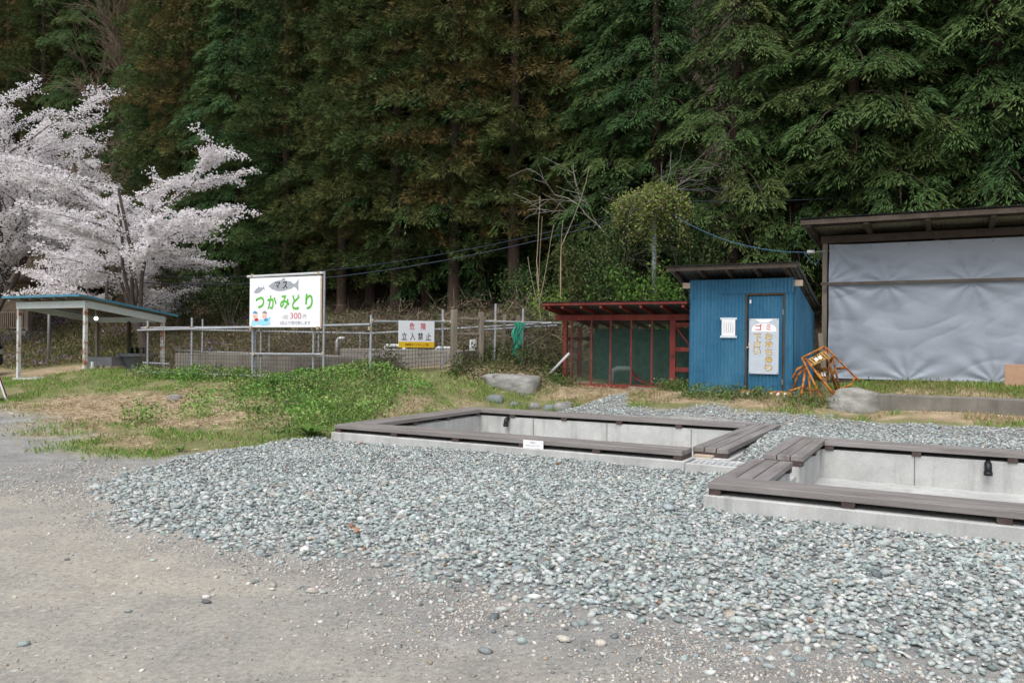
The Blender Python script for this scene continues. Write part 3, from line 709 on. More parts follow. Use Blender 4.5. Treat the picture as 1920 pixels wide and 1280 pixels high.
for i in range(18): MB().box(-.03, -.005, .06 + i * .22, .06 + i * .22 + .21, 0, tz(i * .22 + .3) - .05).build('side_board', M_WOODD, ts)
MB().box(-.02, TL, 4.06, 4.08, 0, 2.2).build('rear_wall', M_WOODD, ts)
# the tarpaulin
nx, nz = 210, 120; TW, THt = 6.05, 2.78; anchors = [(0, THt, 1.0, 14, .9), (0, 1.96, 1.1, 12, 1.3), (2.6, 1.96, .8, 9, .1), (4.1, 1.96, 1.1, 11, .6), (1.1, 1.96, .55, 9, .4), (0, 0, 1.0, 12, 2.), (1.5, 0, .9, 10, 1.), (3.0, 0, .9, 11, .2), (TW, THt, 1, 13, .3), (TW, 0, 1, 12, .7)]
X, Zt = np.meshgrid(np.linspace(0, TW, nx), np.linspace(0, THt, nz), indexing='ij')
d = np.zeros_like(X)
for ax_, az, rad, k, ph in anchors:
    dx, dz = X - ax_, Zt - az; r = np.hypot(dx, dz); an = np.arctan2(dz, dx)
    d += .021 * np.exp(-r / rad) * (1 - np.exp(-r / .12)) * np.sin(k * an + ph + 1.5 * fbm(X * 2, Zt * 2, int(k)))
edge = np.exp(-X / .16)
d += .035 * edge * np.sin(Zt * 5 + 3 * fbm(X * 3, Zt * 2, 4)) + .02 * np.exp(-np.abs(X - .25) / .1) * np.sin(Zt * 3.1 + 1)
rdg = lambda a: 1 - np.abs(2 * a - 1)
d += .015 * rdg(fbm((X + Zt * .6) * .7, (Zt - X * .5) * 2.4, 71, 2)) ** 3 + .008 * rdg(fbm((X - Zt * .7) * .9, (Zt + X * .4) * 3.2, 72, 2)) ** 3 + .003 * (fbm(X * 4, Zt * 18, 73) - .5) + .03 * (fbm(X * .7, Zt * .7, 75) - .5)
d *= np.clip(np.minimum(1, np.abs(Zt - 1.97) / .10 + .12), 0, 1)
V = np.stack([X + .09, -.13 + d * np.minimum(1, np.minimum(Zt, THt - Zt) / .06 + .1), Zt + .14 + .06 * np.exp(-X / .3) * np.sin(Zt)], -1)
ii = np.arange(nx * nz).reshape(nx, nz); F = np.stack([ii[:-1, :-1], ii[1:, :-1], ii[1:, 1:], ii[:-1, 1:]], -1).reshape(-1, 4)
tarp = thing('tarpaulin', 'silver-grey wrinkled tarpaulin hung across the front of the timber shed', 'tarpaulin', TO)
link('sheet', mesh_np('sheet', V.reshape(-1, 3), F, None, True), M_TARP, tarp)
MB().bar((-.06, -.19, 2.11), (TL, -.19, 2.13), .025, .055).build('batten', surf('batten_wood', [(.08, .066, .055), (.14, .118, .10)], 4, .85), ts)
ey = MB().tube([(0, -.012, 0), (0, .0, 0)], .018, 10).mesh('eyelet')
for i in range(9): link('eyelet', ey, M_STEEL, tarp, (.16 + i * .72, -.14, 2.87)); link('eyelet', ey, M_STEEL, tarp, (.16 + i * .72, -.14, .19))
cb = thing('tan_board', 'plain tan board standing on the grassy ledge at the right edge', 'board', atv(1883, 723, 17.3))
MB().box(0, 1.2, -.02, .02, -.03, .40).build('board', flat('tan_board_paint', (.42, .26, .17)), cb, bevel=.005)
fl = thing('flood_lamp', 'small white lamp on a bracket at the top corner of the tarp shed', 'lamp', atv(1522, 472, 17.9))
MB().tube([(-.09, 0, 0), (.06, 0, 0)], .035, 10).build('lamp_body', flat('lamp_white', (.75, .77, .78)), fl, smooth=True)
MB().tube([(.06, 0, .0), (.42, .1, .02)], .012, 6).build('arm', M_PIPE, fl)

# concrete kerb wall and rock in front of it
kw = thing('kerb_wall', 'low mossy old concrete kerb wall below the tarp shed', 'wall', W(-1.05, 15.2, .35))
nseg = 36; m = MB(); vs = []
for i in range(nseg + 1):
    x = 5.2 * i / nseg; a = (mnoise.noise((x * 2, 1, 0))) * .012; b = mnoise.noise((x * 3, 5, 0)) * .015
    vs += [(x, a, -.25), (x, a - .01 + b * .3, .34 + b), (x, .22 + b, .36 + b * .6), (x, .25, -.25)]
m.add(vs, [f for i in range(nseg) for f in [(4*i+j, 4*i+4+j, 4*i+5+j, 4*i+1+j) for j in range(3)]] + [(0,1,2,3), tuple(4*nseg+j for j in (3,2,1,0))])
m.build('kerb', M_CONCD, kw); kw['kind'] = 'thing'
def rock(name, label, cat, loc, size, mat, seed=0, group=None, flat_top=False, sub=3, rz=0):
    bm = bmesh.new(); bmesh.ops.create_icosphere(bm, subdivisions=sub, radius=1)
    for v in bm.verts:
        p = v.co.copy(); n = mnoise.noise(p * 1.2 + Vector((seed * 7.1, 0, 0))) * .35 + mnoise.noise(p * 3 + Vector((0, seed * 3.3, 0))) * .12 + mnoise.noise(p * 7 + Vector((0, 0, seed))) * .04
        p = p * (1 + n)
        for ax in range(3): p[ax] = math.copysign(abs(p[ax]) ** .75, p[ax])
        if flat_top and p.z > .45: p.z = .45 + (p.z - .45) * .25
        v.co = Vector((p.x * size[0] / 2, p.y * size[1] / 2, p.z * size[2] / 2 + size[2] * .12))
    me = bpy.data.meshes.new(name); bm.to_mesh(me); bm.free(); me.polygons.foreach_set('use_smooth', [True] * len(me.polygons))
    o = link(name, me, mat, None, loc, rz); return tag(o, label, cat, group)
rock('boulder', 'large flat-topped grey boulder on the grassy mound behind the farther pond', 'rock', W(-8.15, 14.95, Zf(-8.15, 14.95) - .2), (1.25, .95, .95), M_ROCK, 3, flat_top=True, rz=-TH + .1)
rock('boulder', 'pale grey boulder at the left end of the kerb wall below the tarp', 'rock', W(-1.42, 15.25, .42), (.85, .7, .6), M_ROCK, 8, rz=-TH)
rock('field_stone', 'small dark stone lying on the dry straw in front of the pipe fence', 'rock', W(-13.2, 10.5, Zf(-13.2, 10.5) + .02), (.27, .2, .16), M_ROCK, 11, sub=2)
gname = 'stones edging the mound behind the farther pond'
for i, (px_, py_, sz, lab, mt) in enumerate(((928, 757, .36, 'flat bluish stone, leftmost of the row edging the mound behind the pond', M_ROCKB), (964, 761, .22, 'small round grey stone, second from left in the row behind the pond', M_ROCKB), (1002, 757, .30, 'pale stone, third from left in the row behind the pond', M_ROCK), (1031, 757, .27, 'round blue-grey stone, fourth from left in the row behind the pond', M_ROCKB), (1056, 752, .38, 'brownish stone, rightmost of the row behind the pond', M_ROCK))):
    P = atv(px_, py_, 13.98); u, v = UV(P.x, P.y)
    rock('edging_stone', lab, 'rock', W(u, v, Zf(u, v) - .03), (sz, sz * .8, sz * .75), mt, 20 + i, gname, sub=2, rz=i)

# ------------------------------------------------------------------ orange barricades (folded frames heaped together)
def barricade(label, v0, tubes, boards=()):
    """tubes: lists of surveyed points (x, y, v); boards: four corners"""
    b0 = atv(tubes[0][-1][0], tubes[0][-1][1], tubes[0][-1][2])
    o = thing('barricade', label, 'barricade', b0, 0, 'orange work barricades heaped beside the shed')
    for tb in tubes: MB().tube([atv(*p) - b0 for p in tb], random.choice((.019, .023, .026)), 8).build('leg' if len(tb) == 2 else 'bent_leg', M_ORANGE, o, smooth=True)
    for q in boards:
        c = [atv(*p) - b0 for p in q]; nrm = (c[1] - c[0]).cross(c[3] - c[0]).normalized()
        if nrm.y > 0: nrm = -nrm
        bo = MB().add([p + nrm * t for t in (0, .012) for p in c], [(0,1,2,3),(7,6,5,4),(0,4,5,1),(1,5,6,2),(2,6,7,3),(3,7,4,0)]).build('name_board', M_BOARD, o)
        g_ = lambda s_, t_, h_: c[0].lerp(c[1], s_).lerp(c[3].lerp(c[2], s_), t_) + nrm * h_
        for k in range(7):
            s_ = .05 + k * .135; MB().add([g_(s_, .08, .0145), g_(s_ + .055, .08, .0145), g_(s_ + .085, .92, .0145), g_(s_ + .03, .92, .0145)], [(0,1,2,3)]).build('stripe', I_BLACK, bo, fixn=False)
        for k in range(2): MB().add([g_(.3 + k * .22, .3, .0165), g_(.45 + k * .22, .3, .0165), g_(.45 + k * .22, .7, .0165), g_(.3 + k * .22, .7, .0165)], [(0,1,2,3)]).build('white_patch', I_WHITE, bo, fixn=False)
    return o
M_BOARD = surf('board_yellow', [(.38, .20, .04), (.50, .29, .07)], 8, .7, rust=(.12, .05, .02), rust_scale=12, rust_t=(.5, .6))
barricade('orange folding barricade leaning with its striped board tilted, topmost of the heap', 15.4, [
    [(1504, 671, 15.45), (1545, 757, 15.15)], [(1509, 671, 15.5), (1568, 745, 15.3)], [(1511, 688, 15.5), (1499, 762, 15.2)], [(1503, 671, 15.45), (1547, 649, 15.7)], [(1546, 650, 15.7), (1569, 734, 15.95)], [(1516, 700, 15.45), (1522, 760, 15.25)], [(1503, 755, 15.3), (1520, 757, 15.3)]],
    [[(1512, 675, 15.5), (1546, 658, 15.7), (1555, 670, 15.68), (1524, 686, 15.48)]])
barricade('orange barricade frame with a wide base loop, rightmost of the heap', 15.9, [
    [(1547, 650, 15.72), (1604, 707, 16.1), (1613, 714, 16.12)], [(1603, 706, 16.1), (1597, 720, 16.05), (1562, 735, 15.8)], [(1586, 689, 16.0), (1566, 691, 16.2)], [(1562, 669, 16.0), (1576, 741, 16.1)], [(1561, 668, 15.9), (1556, 680, 16.0)], [(1567, 690, 16.2), (1562, 700, 16.15)]],
    [[(1530, 695, 15.75), (1553, 690, 15.9), (1556, 712, 15.88), (1535, 709, 15.74)]])
barricade('loose bent orange barricade legs splayed at the left of the heap', 15.5, [
    [(1507, 686, 15.52), (1495, 692, 15.45), (1485, 710, 15.4)], [(1510, 690, 15.55), (1496, 703, 15.5), (1487, 728, 15.45)], [(1513, 723, 15.6), (1479, 733, 15.35)], [(1530, 731, 15.7), (1504, 732, 15.6)], [(1530, 685, 15.6), (1540, 690, 15.7), (1553, 692, 15.8)], [(1505, 735, 15.5), (1501, 756, 15.45)]])
bg_ = lambda u, v: W(u, v, Zf(u, v))
gp = thing('fence_post', 'grey plank end sticking up behind the orange barricades', 'post', bg_(-2.1, 16.9))
MB().bar((0, 0, -.05), (-.12, .1, 1.12), .09, .03).build('plank', M_WOODG, gp)

# ================================================================== PICNIC SHELTER
SO = W(-23.5, 13.37, .3)
sh = thing('wash_shelter', 'open shelter with rusty white posts and blue-edged flat roof at the left', 'shelter', SO)
SX, SY = 3.08, 2.42
sb = lambda y: 2.22 - .145 * y
MB().box(-.1, SX + .12, -.12, SY + .2, -.25, .045).build('slab', M_CONCD if False else concrete_mat('slab_concrete', (.34, .33, .30), (.46, .45, .42)), sh, bevel=.01)
for x in (0, SX):
    for y in (0, SY): MB().box(x - .045, x + .045, y - .045, y + .045, .04, sb(y) - .16).build('post', M_WHITEP if y == 0 or x > 1 else M_WOODG, sh, bevel=.004)
MB().box(SX / 2 - .04, SX / 2 + .04, SY - .04, SY + .04, .04, sb(SY) - .14).build('post', M_WOODD, sh)
m = MB(); m.box(-.06, SX + .06, -.055, .0, sb(0) - .19, sb(0)); m.build('front_beam', M_WHITEB, sh)
MB().box(-.06, SX + .06, SY, SY + .055, sb(SY) - .17, sb(SY) - .01).build('rear_beam', M_WHITEB, sh)
for x in (-.045, SX + .045): MB().bar((x, .002, sb(0) - .095), (x, SY - .002, sb(SY) - .09), .05, .185).build('side_beam', M_WHITEB, sh)
for x in (.4, .95, 1.5, 2.05, 2.6): MB().bar((x, -.25, sb(-.25) + .035), (x, SY + .35, sb(SY + .35) + .035), .05, .06).build('rafter', M_WOODG, sh)
MB().add([(-.32, -.27, sb(-.27) + .075), (SX + .17, -.27, sb(-.27) + .075), (SX + .17, SY + .38, sb(SY + .38) + .075), (-.32, SY + .38, sb(SY + .38) + .075)] + [(-.32, -.27, sb(-.27) + .10), (SX + .17, -.27, sb(-.27) + .10), (SX + .17, SY + .38, sb(SY + .38) + .10), (-.32, SY + .38, sb(SY + .38) + .10)], [(0,1,2,3),(4,5,6,7),(0,1,5,4),(1,2,6,5),(2,3,7,6),(3,0,4,7)]).build('roof', surf('roof_under_grey', [(.15, .145, .13), (.22, .21, .19)], 3, .8), sh)
M_TRIM = surf('blue_trim', [(.045, .18, .27), (.07, .24, .34)], 3, .5)
MB().bar((-.34, -.29, sb(-.29) + .09), (SX + .19, -.29, sb(-.29) + .09), .03, .06).build('roof_trim', M_TRIM, sh)
for x in (-.34, SX + .19): MB().bar((x, -.27, sb(-.27) + .09), (x, SY + .38, sb(SY + .38) + .09), .03, .055).build('roof_trim', M_TRIM, sh)
MB().box(SX - .13, SX - .01, -.12, .1, .0, .16).build('footing', M_CONC, sh, bevel=.01)
lm = thing('ceiling_lamp', 'round white lit lamp under the shelter roof', 'lamp', W(-20.86, 13.97, 1.98))
bm = bmesh.new(); bmesh.ops.create_uvsphere(bm, u_segments=16, v_segments=10, radius=.058); me = bpy.data.meshes.new('globe'); bm.to_mesh(me); bm.free()
link('globe', me, flat('lit_globe', (1, .98, .9), .3, emit=1.3), lm, (0, 0, .08))
MB().tube([(0, 0, .14), (0, 0, .32)], .03, 8).build('lamp_stem', M_STEEL, lm)
sk = thing('wash_sink', 'grey steel wash sink on legs under the shelter roof', 'sink', W(-22.05, 14.45, .35))
m = MB(); m.box(0, 1.2, 0, .03, .37, .62); m.box(0, 1.2, .55, .58, .37, .62); m.box(0, .03, .03, .55, .37, .62); m.box(1.17, 1.2, .03, .55, .37, .62); m.box(.03, 1.17, .03, .55, .37, .39); m.build('basin', M_STEEL, sk)
for x in (.03, 1.17):
    for y in (.03, .55): MB().box(x - .02, x + .02, y - .02, y + .02, 0, .37).build('leg', M_STEEL, sk)
ds = thing('drain_tub', 'round dark tub with taps standing behind the wash sink', 'tub', W(-20.75, 15.2, .40))
m = MB(); m.tube([(0, 0, .0), (0, 0, .28), (0, 0, .6)], [.28, .3, .48], 18); m.tube([(0, 0, .6), (0, 0, .68)], .54, 18); m.build('tub', surf('tub_grey', [(.07, .08, .085), (.11, .12, .125)], 4, .6), ds, smooth=False)
tp = MB().tube([(0, 0, .66), (0, 0, .82), (0, -.06, .84)], .05, 8).mesh('tap', True)
for x in (-.25, 0, .28): link('tap', tp, M_BLACK, ds, (x, 0, 0))
wp = thing('stand_pipe', 'short white standpipe beside the rusty shelter post', 'pipe', W(-21.2, 14.1, .34))
MB().tube([(0, 0, 0), (0, 0, .50)], .04, 8).build('pipe', M_PVC, wp, smooth=True)
ulp = at(91, 690, 30)
up = thing('lamp_pole', 'thin grey metal pole behind the left shelter', 'pole', Vector((ulp.x, ulp.y, ground_at(ulp))), 0)
MB().tube([(0, 0, -.1), (0, 0, 4.27 - ground_at(ulp))], .05, 10).build('pole', M_PIPE, up, smooth=True)

# ================================================================== GAZEBO far left
gz = at(75, 630, 37); GZg = ground_at(gz)
ga = thing('garden_pavilion', 'brown-roofed wooden pavilion with slatted railing behind the left cherry tree', 'pavilion', Vector((gz.x, gz.y, 1.75)), -TH)
M_PAV = surf('pavilion_wood', [(.14, .105, .08), (.21, .165, .13)], 4, .85, stretch=(1, 1, .3)); M_PROOF = surf('pavilion_roof', [(.10, .068, .045), (.16, .11, .075)], 5, .85, stretch=(3, 3, 1))
for x in (-1.5, 0, 1.5):
    for y in (-1.4, 1.4):
        if x or y > 0: MB().box(x - .09, x + .09, y - .09, y + .09, -.4, 2.15).build('post', M_PAV, ga)
MB().box(-1.5, 1.5, -1.45, -1.35, 1.98, 2.14).build('front_beam', M_PAV, ga); MB().box(-1.5, 1.5, 1.35, 1.45, 1.98, 2.14).build('rear_beam', M_PAV, ga)
a, e, t = 2.15, 2.1, 3.1
MB().add([(-a,-a,e),(a,-a,e),(a,a,e),(-a,a,e),(0,0,t),(-a,-a,e+.09),(a,-a,e+.09),(a,a,e+.09),(-a,a,e+.09)], [(0,3,2,1),(0,1,6,5),(1,2,7,6),(2,3,8,7),(3,0,5,8),(5,6,4),(6,7,4),(7,8,4),(8,5,4)]).build('roof', M_PROOF, ga)
MB().box(-1.8, 1.8, -1.7, 1.7, -.5, .02).build('floor', M_CONCD, ga)
for z in (.12, .82): MB().box(-1.45, 1.45, -1.43, -1.38, z, z + .06).build('rail', M_PAV, ga)
bl = MB().box(-.035, .035, -.02, .02, .15, .83).mesh('baluster')
for i in range(18): link('baluster', bl, M_PAV, ga, (-1.4 + i * .165, -1.405, 0))

# ================================================================== CAR and A-board at the left edge
co = thing('parked_car', 'black car cut off by the left edge of the picture beside the shelter', 'car', W(-26.95, 14.0, .25))
M_CAR = flat('car_paint_black', (.008, .009, .011), .25, spec=.5)
prof = [(-4.0, .32), (-4.05, .75), (-3.9, .95), (-2.95, 1.08), (-2.3, 1.62), (-.45, 1.66), (-.22, 1.50), (-.10, 1.05), (-.02, .98), (0, .55), (-.06, .33)]
m = MB(); k = len(prof); vs = []
for y, s_ in ((-.83, .0), (-.78, .03), (.78, .03), (.83, .0)):
    for x, z in prof: vs.append((x * (1 - .004) if s_ == 0 else x, y if z < 1.1 else y * .86, z + (s_ if z > 1.5 else 0)))
m.add(vs, [(r * k + i, (r + 1) * k + i, (r + 1) * k + (i + 1) % k, r * k + (i + 1) % k) for r in range(3) for i in range(k)] + [tuple(range(k)), tuple(range(3 * k, 4 * k))[::-1]])
m.build('body', M_CAR, co, bevel=.02)
MB().add([(-.185, -.62, 1.12), (-.185, .62, 1.12), (-.30, .58, 1.46), (-.30, -.58, 1.46)], [(0,1,2,3)]).build('rear_window', flat('car_glass', (.02, .025, .03), .1), co, loc=(.075, 0, 0))
MB().box(-.06, .03, -.84, .84, .36, .62).build('bumper', M_BLACK, co, bevel=.03)
for y in (-.76, .76): MB().box(-.10, -.005, y - .07, y + .07, .70, .86).build('tail_lamp', flat('lamp_grey', (.20, .21, .21), .2), co)
for x in (-.75, -3.2):
    for y in (-.82, .82):
        t_ = MB().tube([(x, y - .1, .3), (x, y + .1, .3)], .3, 18).build('wheel', M_BLACK, co)
        MB().tube([(x, y - .105, .3), (x, y + .105, .3)], .18, 14).build('rim', M_STEEL, t_)
P = at(-6, 748, 16.6)
ab = thing('folding_sign', 'red folding sign with white edging on the lawn at the left edge', 'sign', Vector((P.x, P.y, ground_at(P))), R(-60))
for s_ in (-1, 1):
    Mx = Matrix.Rotation(s_ * .3, 4, 'X')
    fr_ = MB()
    for b_ in ((-.3, -.26, 0, .62), (.26, .3, 0, .62), (-.26, .26, 0, .05), (-.26, .26, .57, .62)): fr_.box(b_[0], b_[1], -.015, .015, b_[2], b_[3], Matrix.Translation((0, s_ * .19, -.01)) @ Mx)
    fr_.build('frame', M_WHITE, ab)
    MB().box(-.26, .26, -.01, .01, .05, .57, Matrix.Translation((0, s_ * .19, -.01)) @ Mx).build('panel', flat('sign_red', (.35, .02, .03)), ab)

# ================================================================== FENCES
def clamp(root, p, s=.055): MB().box(p[0] - s / 2, p[0] + s / 2, p[1] - s * .7, p[1] + s * .5, p[2] - s * .7, p[2] + s * .7).build('clamp', M_CLAMP, root, bevel=.01)
def pipe(root, a, b, name='rail', r=.0243, mat=None): return MB().tube([a, b], r, 10).build(name, mat or M_PIPE, root, smooth=False)
def wire_panel(root, a, b, z0a, z1a, z0b, z1b, sx=.085, sz=.085, r=.0048):
    m = MB(); a = Vector(a); b = Vector(b); L = (b - a).length; n = int(L / sx); k = int((z1a - z0a) / sz)
    for i in range(n + 1):
        t = i / n; p = a.lerp(b, t); p.y += random.uniform(-.012, .012)
        m.tube([(p.x, p.y, z0a + (z0b - z0a) * t), (p.x, p.y, z1a + (z1b - z1a) * t)], r, 3, False)
    for j in range(k + 1):
        s = j / k; m.tube([(a.x, a.y, z0a + (z1a - z0a) * s), (b.x, b.y, z0b + (z1b - z0b) * s)], r, 3, False)
    return m.build('wire_mesh', M_WIRE, root, fixn=False)
F0 = (-17.2, 12.68); FZ = .55
f1 = thing('pipe_fence', 'galvanised pipe fence with wire mesh in front of the concrete tank', 'fence', W(*F0, FZ))
lu = lambda u: u - F0[0]
for px_, zt in ((275, 1.95), (358, 2.02), (477, 1.85), (487, 1.80), (586, 1.80), (693, 2.05)):
    Q = atv(px_, 640, 12.68); u, v = UV(Q.x, Q.y); MB().tube([(lu(u), .03, Zf(u, 12.7) - FZ - .15), (lu(u) + random.uniform(-.02, .02), .03, zt - FZ)], .0243, 10).build('post', M_PIPE, f1)
    clamp(f1, (lu(u), .0, 1.775 - FZ)); 
pipe(f1, (-.08, -.02, 1.72 - FZ), (7.05, -.02, 1.86 - FZ)); pipe(f1, (-.08, .08, 1.78 - FZ), (3.6, .08, 1.80 - FZ))
pipe(f1, (-.05, -.02, .71 - FZ), (5.8, -.02, .74 - FZ)); pipe(f1, (0, .08, .93 - FZ), (.95, .08, .92 - FZ))
Qa, Qb = atv(472, 663, 12.68), atv(609, 664, 12.68); pipe(f1, (lu(UV(Qa.x, Qa.y)[0]), -.02, Qa.z - FZ), (lu(UV(Qb.x, Qb.y)[0]), -.02, Qb.z - FZ))
for px_ in (478, 607):
    Q = atv(px_, 663, 12.68); clamp(f1, (lu(UV(Q.x, Q.y)[0]), -.02, Q.z - FZ))
wire_panel(f1, (.05, .01, 0), (6.98, .01, 0), .70 - FZ, 1.76 - FZ, .74 - FZ, 1.85 - FZ)

# trout sign
S0 = W(-13.44, 12.60, 1.80)
ts_ = thing('trout_sign', 'big white sign board with grey fish and green lettering on the pipe fence', 'sign', S0)
BW, BH = 2.03, 1.07
MB().box(0, BW, -.004, .018, .0, BH).build('panel', M_WHITE, ts_)
MB().box(BW, BW + .035, -.004, .02, -.02, BH).build('edge_strip', M_WOODP, ts_)
pipe(ts_, (-.10, .02, BH + .04), (BW + .06, .02, BH + .055), 'top_pipe', .027, surf('bright_pipe', [(.55, .56, .58), (.66, .67, .68)], 6, .4, metal=.3, bumps=0))
for x in (.05, BW + .06): pipe(ts_, (x, .05, -1.2), (x, .05, BH + .09), 'upright_pipe')
for x in (.05, BW - .06):
    clamp(ts_, (x, .02, BH + .05)); clamp(ts_, (x + .02, -.02, -.02))
sx = lambda s: s * BW
szz = lambda t: (1 - t) * BH
def fishpoly(cx, cz, L, H, rot=0):
    pts = [(-.5, -.02), (-.42, .15), (-.3, .3), (-.15, .4), (-.06, .42), (-.02, .56), (.05, .54), (.06, .40), (.18, .3), (.26, .26), (.29, .16), (.36, .09), (.42, .2), (.5, .45), (.485, .0), (.5, -.45), (.42, -.2), (.34, -.1), (.27, -.24), (.15, -.3), (0, -.4), (-.2, -.4), (-.38, -.24)]
    c_, s_ = math.cos(rot), math.sin(rot); return [(cx + x * L * c_ - z * H * s_, cz + x * L * s_ + z * H * c_) for x, z in pts]
decal(fishpoly(sx(.49), szz(.17), sx(.43), .27 * BH), I_GREY, ts_, name='fish_shape'); decal(fishpoly(sx(.14), szz(.245), sx(.16), .13 * BH, .3), I_GREY, ts_, name='fish_shape')
for ch, s_ in (('マ', .41), ('ス', .515)):
    text(ch, sx(s_), szz(.165), .185, .18, I_WHITE, ts_, -.0065, .03); text(ch, sx(s_), szz(.165), .165, .165, I_BLACK, ts_, -.008, .022)
for ch, s_, wd, ht in (('つ', .153, .26, .25), ('か', .33, .27, .30), ('み', .513, .27, .30), ('ど', .675, .24, .33), ('り', .85, .21, .33)):
    text(ch, sx(s_), szz(.50), wd, ht, I_GREEN, ts_, -.0065, .028)
text('1匹', sx(.525), szz(.80), .15, .075, I_DGREY, ts_); text('300', sx(.67), szz(.775), .31, .125, I_PINKRED, ts_); text('円', sx(.79), szz(.79), .09, .08, I_DGREY, ts_)
text('3匹より受付致します', sx(.66), szz(.915), .86, .075, I_DGREY, ts_)
decal([(sx(.02), szz(.985)), (sx(.12), szz(.955)), (sx(.22), szz(.975)), (sx(.31), szz(.95)), (sx(.30), szz(.86)), (sx(.32), szz(.79)), (sx(.27), szz(.81)), (sx(.24), szz(.86)), (sx(.17), szz(.84)), (sx(.10), szz(.87)), (sx(.05), szz(.85)), (sx(.03), szz(.92))][::-1], I_CYAN, ts_, name='painted_water')
for cx, cz, hat, wear in ((.085, .765, I_BLUE, I_RED), (.225, .765, I_DGREY, I_BLUE)):
    decal(ell(sx(cx), szz(cz), .075, .075), I_SKIN, ts_, -.0064, 'painted_face'); decal(ell(sx(cx), szz(cz - .035), .075, .06, 12, 0, math.pi), hat, ts_, -.0078, 'painted_cap')
    decal(ell(sx(cx + .02), szz(cz + .085), .06, .035), wear, ts_, -.0064, 'painted_shirt')
    for dx in (-.025, .025): decal(ell(sx(cx) + dx, szz(cz + .02), .008, .012, 8), I_BLACK, ts_, -.0079, 'painted_eye')

# fence section with the danger sign, running back to the gate
A2, B2 = Vector((-2.86, 16.0, 0)), Vector((-1.42, 17.45, 0)); dirB = (B2 - A2).normalized(); ang2 = math.atan2(dirB.y, dirB.x); L2 = (B2 - A2).length
f2 = thing('pipe_fence', 'short pipe fence carrying the danger sign, left of the wooden gate posts', 'fence', Vector((A2.x, A2.y, .9)), ang2)
pipe(f2, (.02, 0, 1.02), (L2 + .1, 0, 1.07)); pipe(f2, (L2 - .1, .04, -.2), (L2 - .1, .04, 1.33), 'post'); clamp(f2, (.06, -.0, 1.03)); clamp(f2, (L2 - .1, 0, 1.07)); clamp(f2, (L2 + .08, 0, 1.06))
wire_panel(f2, (.05, .02, 0), (L2, .02, 0), -.05, 1.02, .05, 1.07)
dg = thing('danger_sign', 'white and yellow danger no-entry sign hung on the pipe fence', 'sign', A2.lerp(B2, .62) + Vector((0, 0, 1.42)), ang2)
dg.location = A2 + dirB * .69 + Vector((0, 0, 1.40))
DW, DH = .95, .56
dgm = thing('x', None, None, (0, 0, 0)); bpy.data.objects.remove(dgm)
MB().box(0, DW, -.045, -.035, 0, DH).build('panel', M_WHITE, dg)
MB().box(0, DW, -.0475, -.0452, .0, .12).build('yellow_band', I_YEL, dg)
for ch, s_ in (('危', .36), ('険', .68)): text(ch, DW * s_, .445, .135, .15, I_RED, dg, -.0465, .007)
for ch, s_ in (('立', .15), ('入', .38), ('禁', .60), ('止', .83)): text(ch, DW * s_, .235, .14, .155, I_BLACK, dg, -.0465, .008)
text('青野原オートキャンプ場', DW * .5, .06, .62, .05, I_BROWN, dg, -.049, .0)

# wooden gate
G1, G2 = Vector((-1.28, 17.5, 0)), Vector((-.70, 17.9, 0)); dg2 = (G2 - G1); ang3 = math.atan2(dg2.y, dg2.x); LG = dg2.length
gt = thing('wooden_gate', 'narrow gateway between two weathered wooden posts in the fence', 'gate', Vector((G1.x, G1.y, .85)), ang3)
MB().box(-.06, .06, -.06, .06, -.1, 1.38).build('post', M_WOODG, gt, bevel=.008); MB().box(LG - .05, LG + .05, -.05, .05, 0, 1.35).build('post', M_WOODG, gt, bevel=.008)
MB().box(.06, LG - .05, -.025, .025, 1.18, 1.23).build('cross_bar', M_WOODG, gt); MB().box(.06, LG - .05, -.025, .025, .84, .89).build('cross_bar', M_WOODG, gt); MB().box(.06, LG - .05, -.025, .025, .12, .17).build('cross_bar', M_WOODG, gt)
wire_panel(gt, (.06, 0, 0), (LG - .05, 0, 0), .15, 1.2, .15, 1.2, .09, .09)
wb = thing('meter_box', 'small white box standing behind the gateway', 'box', at(884, 657, 18.6), ang3)
MB().box(0, .14, 0, .1, 0, .26).build('case', flat('white_plastic', (.68, .68, .66)), wb, bevel=.01)
# fence to the right of the gate
P3, P4 = Vector((-.62, 17.95, 0)), Vector((1.15, 18.75, 0)); d3 = P4 - P3; ang4 = math.atan2(d3.y, d3.x); L3 = d3.length
f3 = thing('pipe_fence', 'pipe fence between the wooden gate and the red coop', 'fence', Vector((P3.x, P3.y, .95)), ang4)
pipe(f3, (0, 0, 1.05), (L3, 0, 1.04)); pipe(f3, (0, .3, .85), (L3, .2, .99))
for x, zt in ((.26, 1.45), (.95, 1.36)): pipe(f3, (x, .03, -.1), (x + .02, .03, zt), 'post'); clamp(f3, (x, 0, 1.05))
for x in (.55, .90): MB().bar((x - .02, .25, -.1), (x + .05, .25, 1.22), .07, .03).build('stake', M_WOODG, f3)
wire_panel(f3, (0, .02, 0), (L3, .02, 0), 0, 1.03, 0, 1.03)
gn = thing('green_net', 'torn green netting hanging on the fence beside the coop', 'net', P3 + d3.normalized() * .80 + Vector((0, 0, 1.30)), ang4)
m = MB(); vs = []; n, k = 14, 16
for i in range(n + 1):
    for j in range(k + 1):
        x = -.12 + .28 * i / n * (1 - .35 * j / k) + .03 * math.sin(j * .9); vs.append((x, -.05 + .035 * math.sin(i * 1.7 + j * .3), .70 - .85 * j / k * (1 - .12 * math.sin(i * 1.1))))
m.add(vs, [(i*(k+1)+j, (i+1)*(k+1)+j, (i+1)*(k+1)+j+1, i*(k+1)+j+1) for i in range(n) for j in range(k) if (i * 7 + j * 13) % 11]).build('net', surf('bright_green_net', [(.02, .20, .13), (.04, .28, .19)], 8, .8), gn, smooth=True)
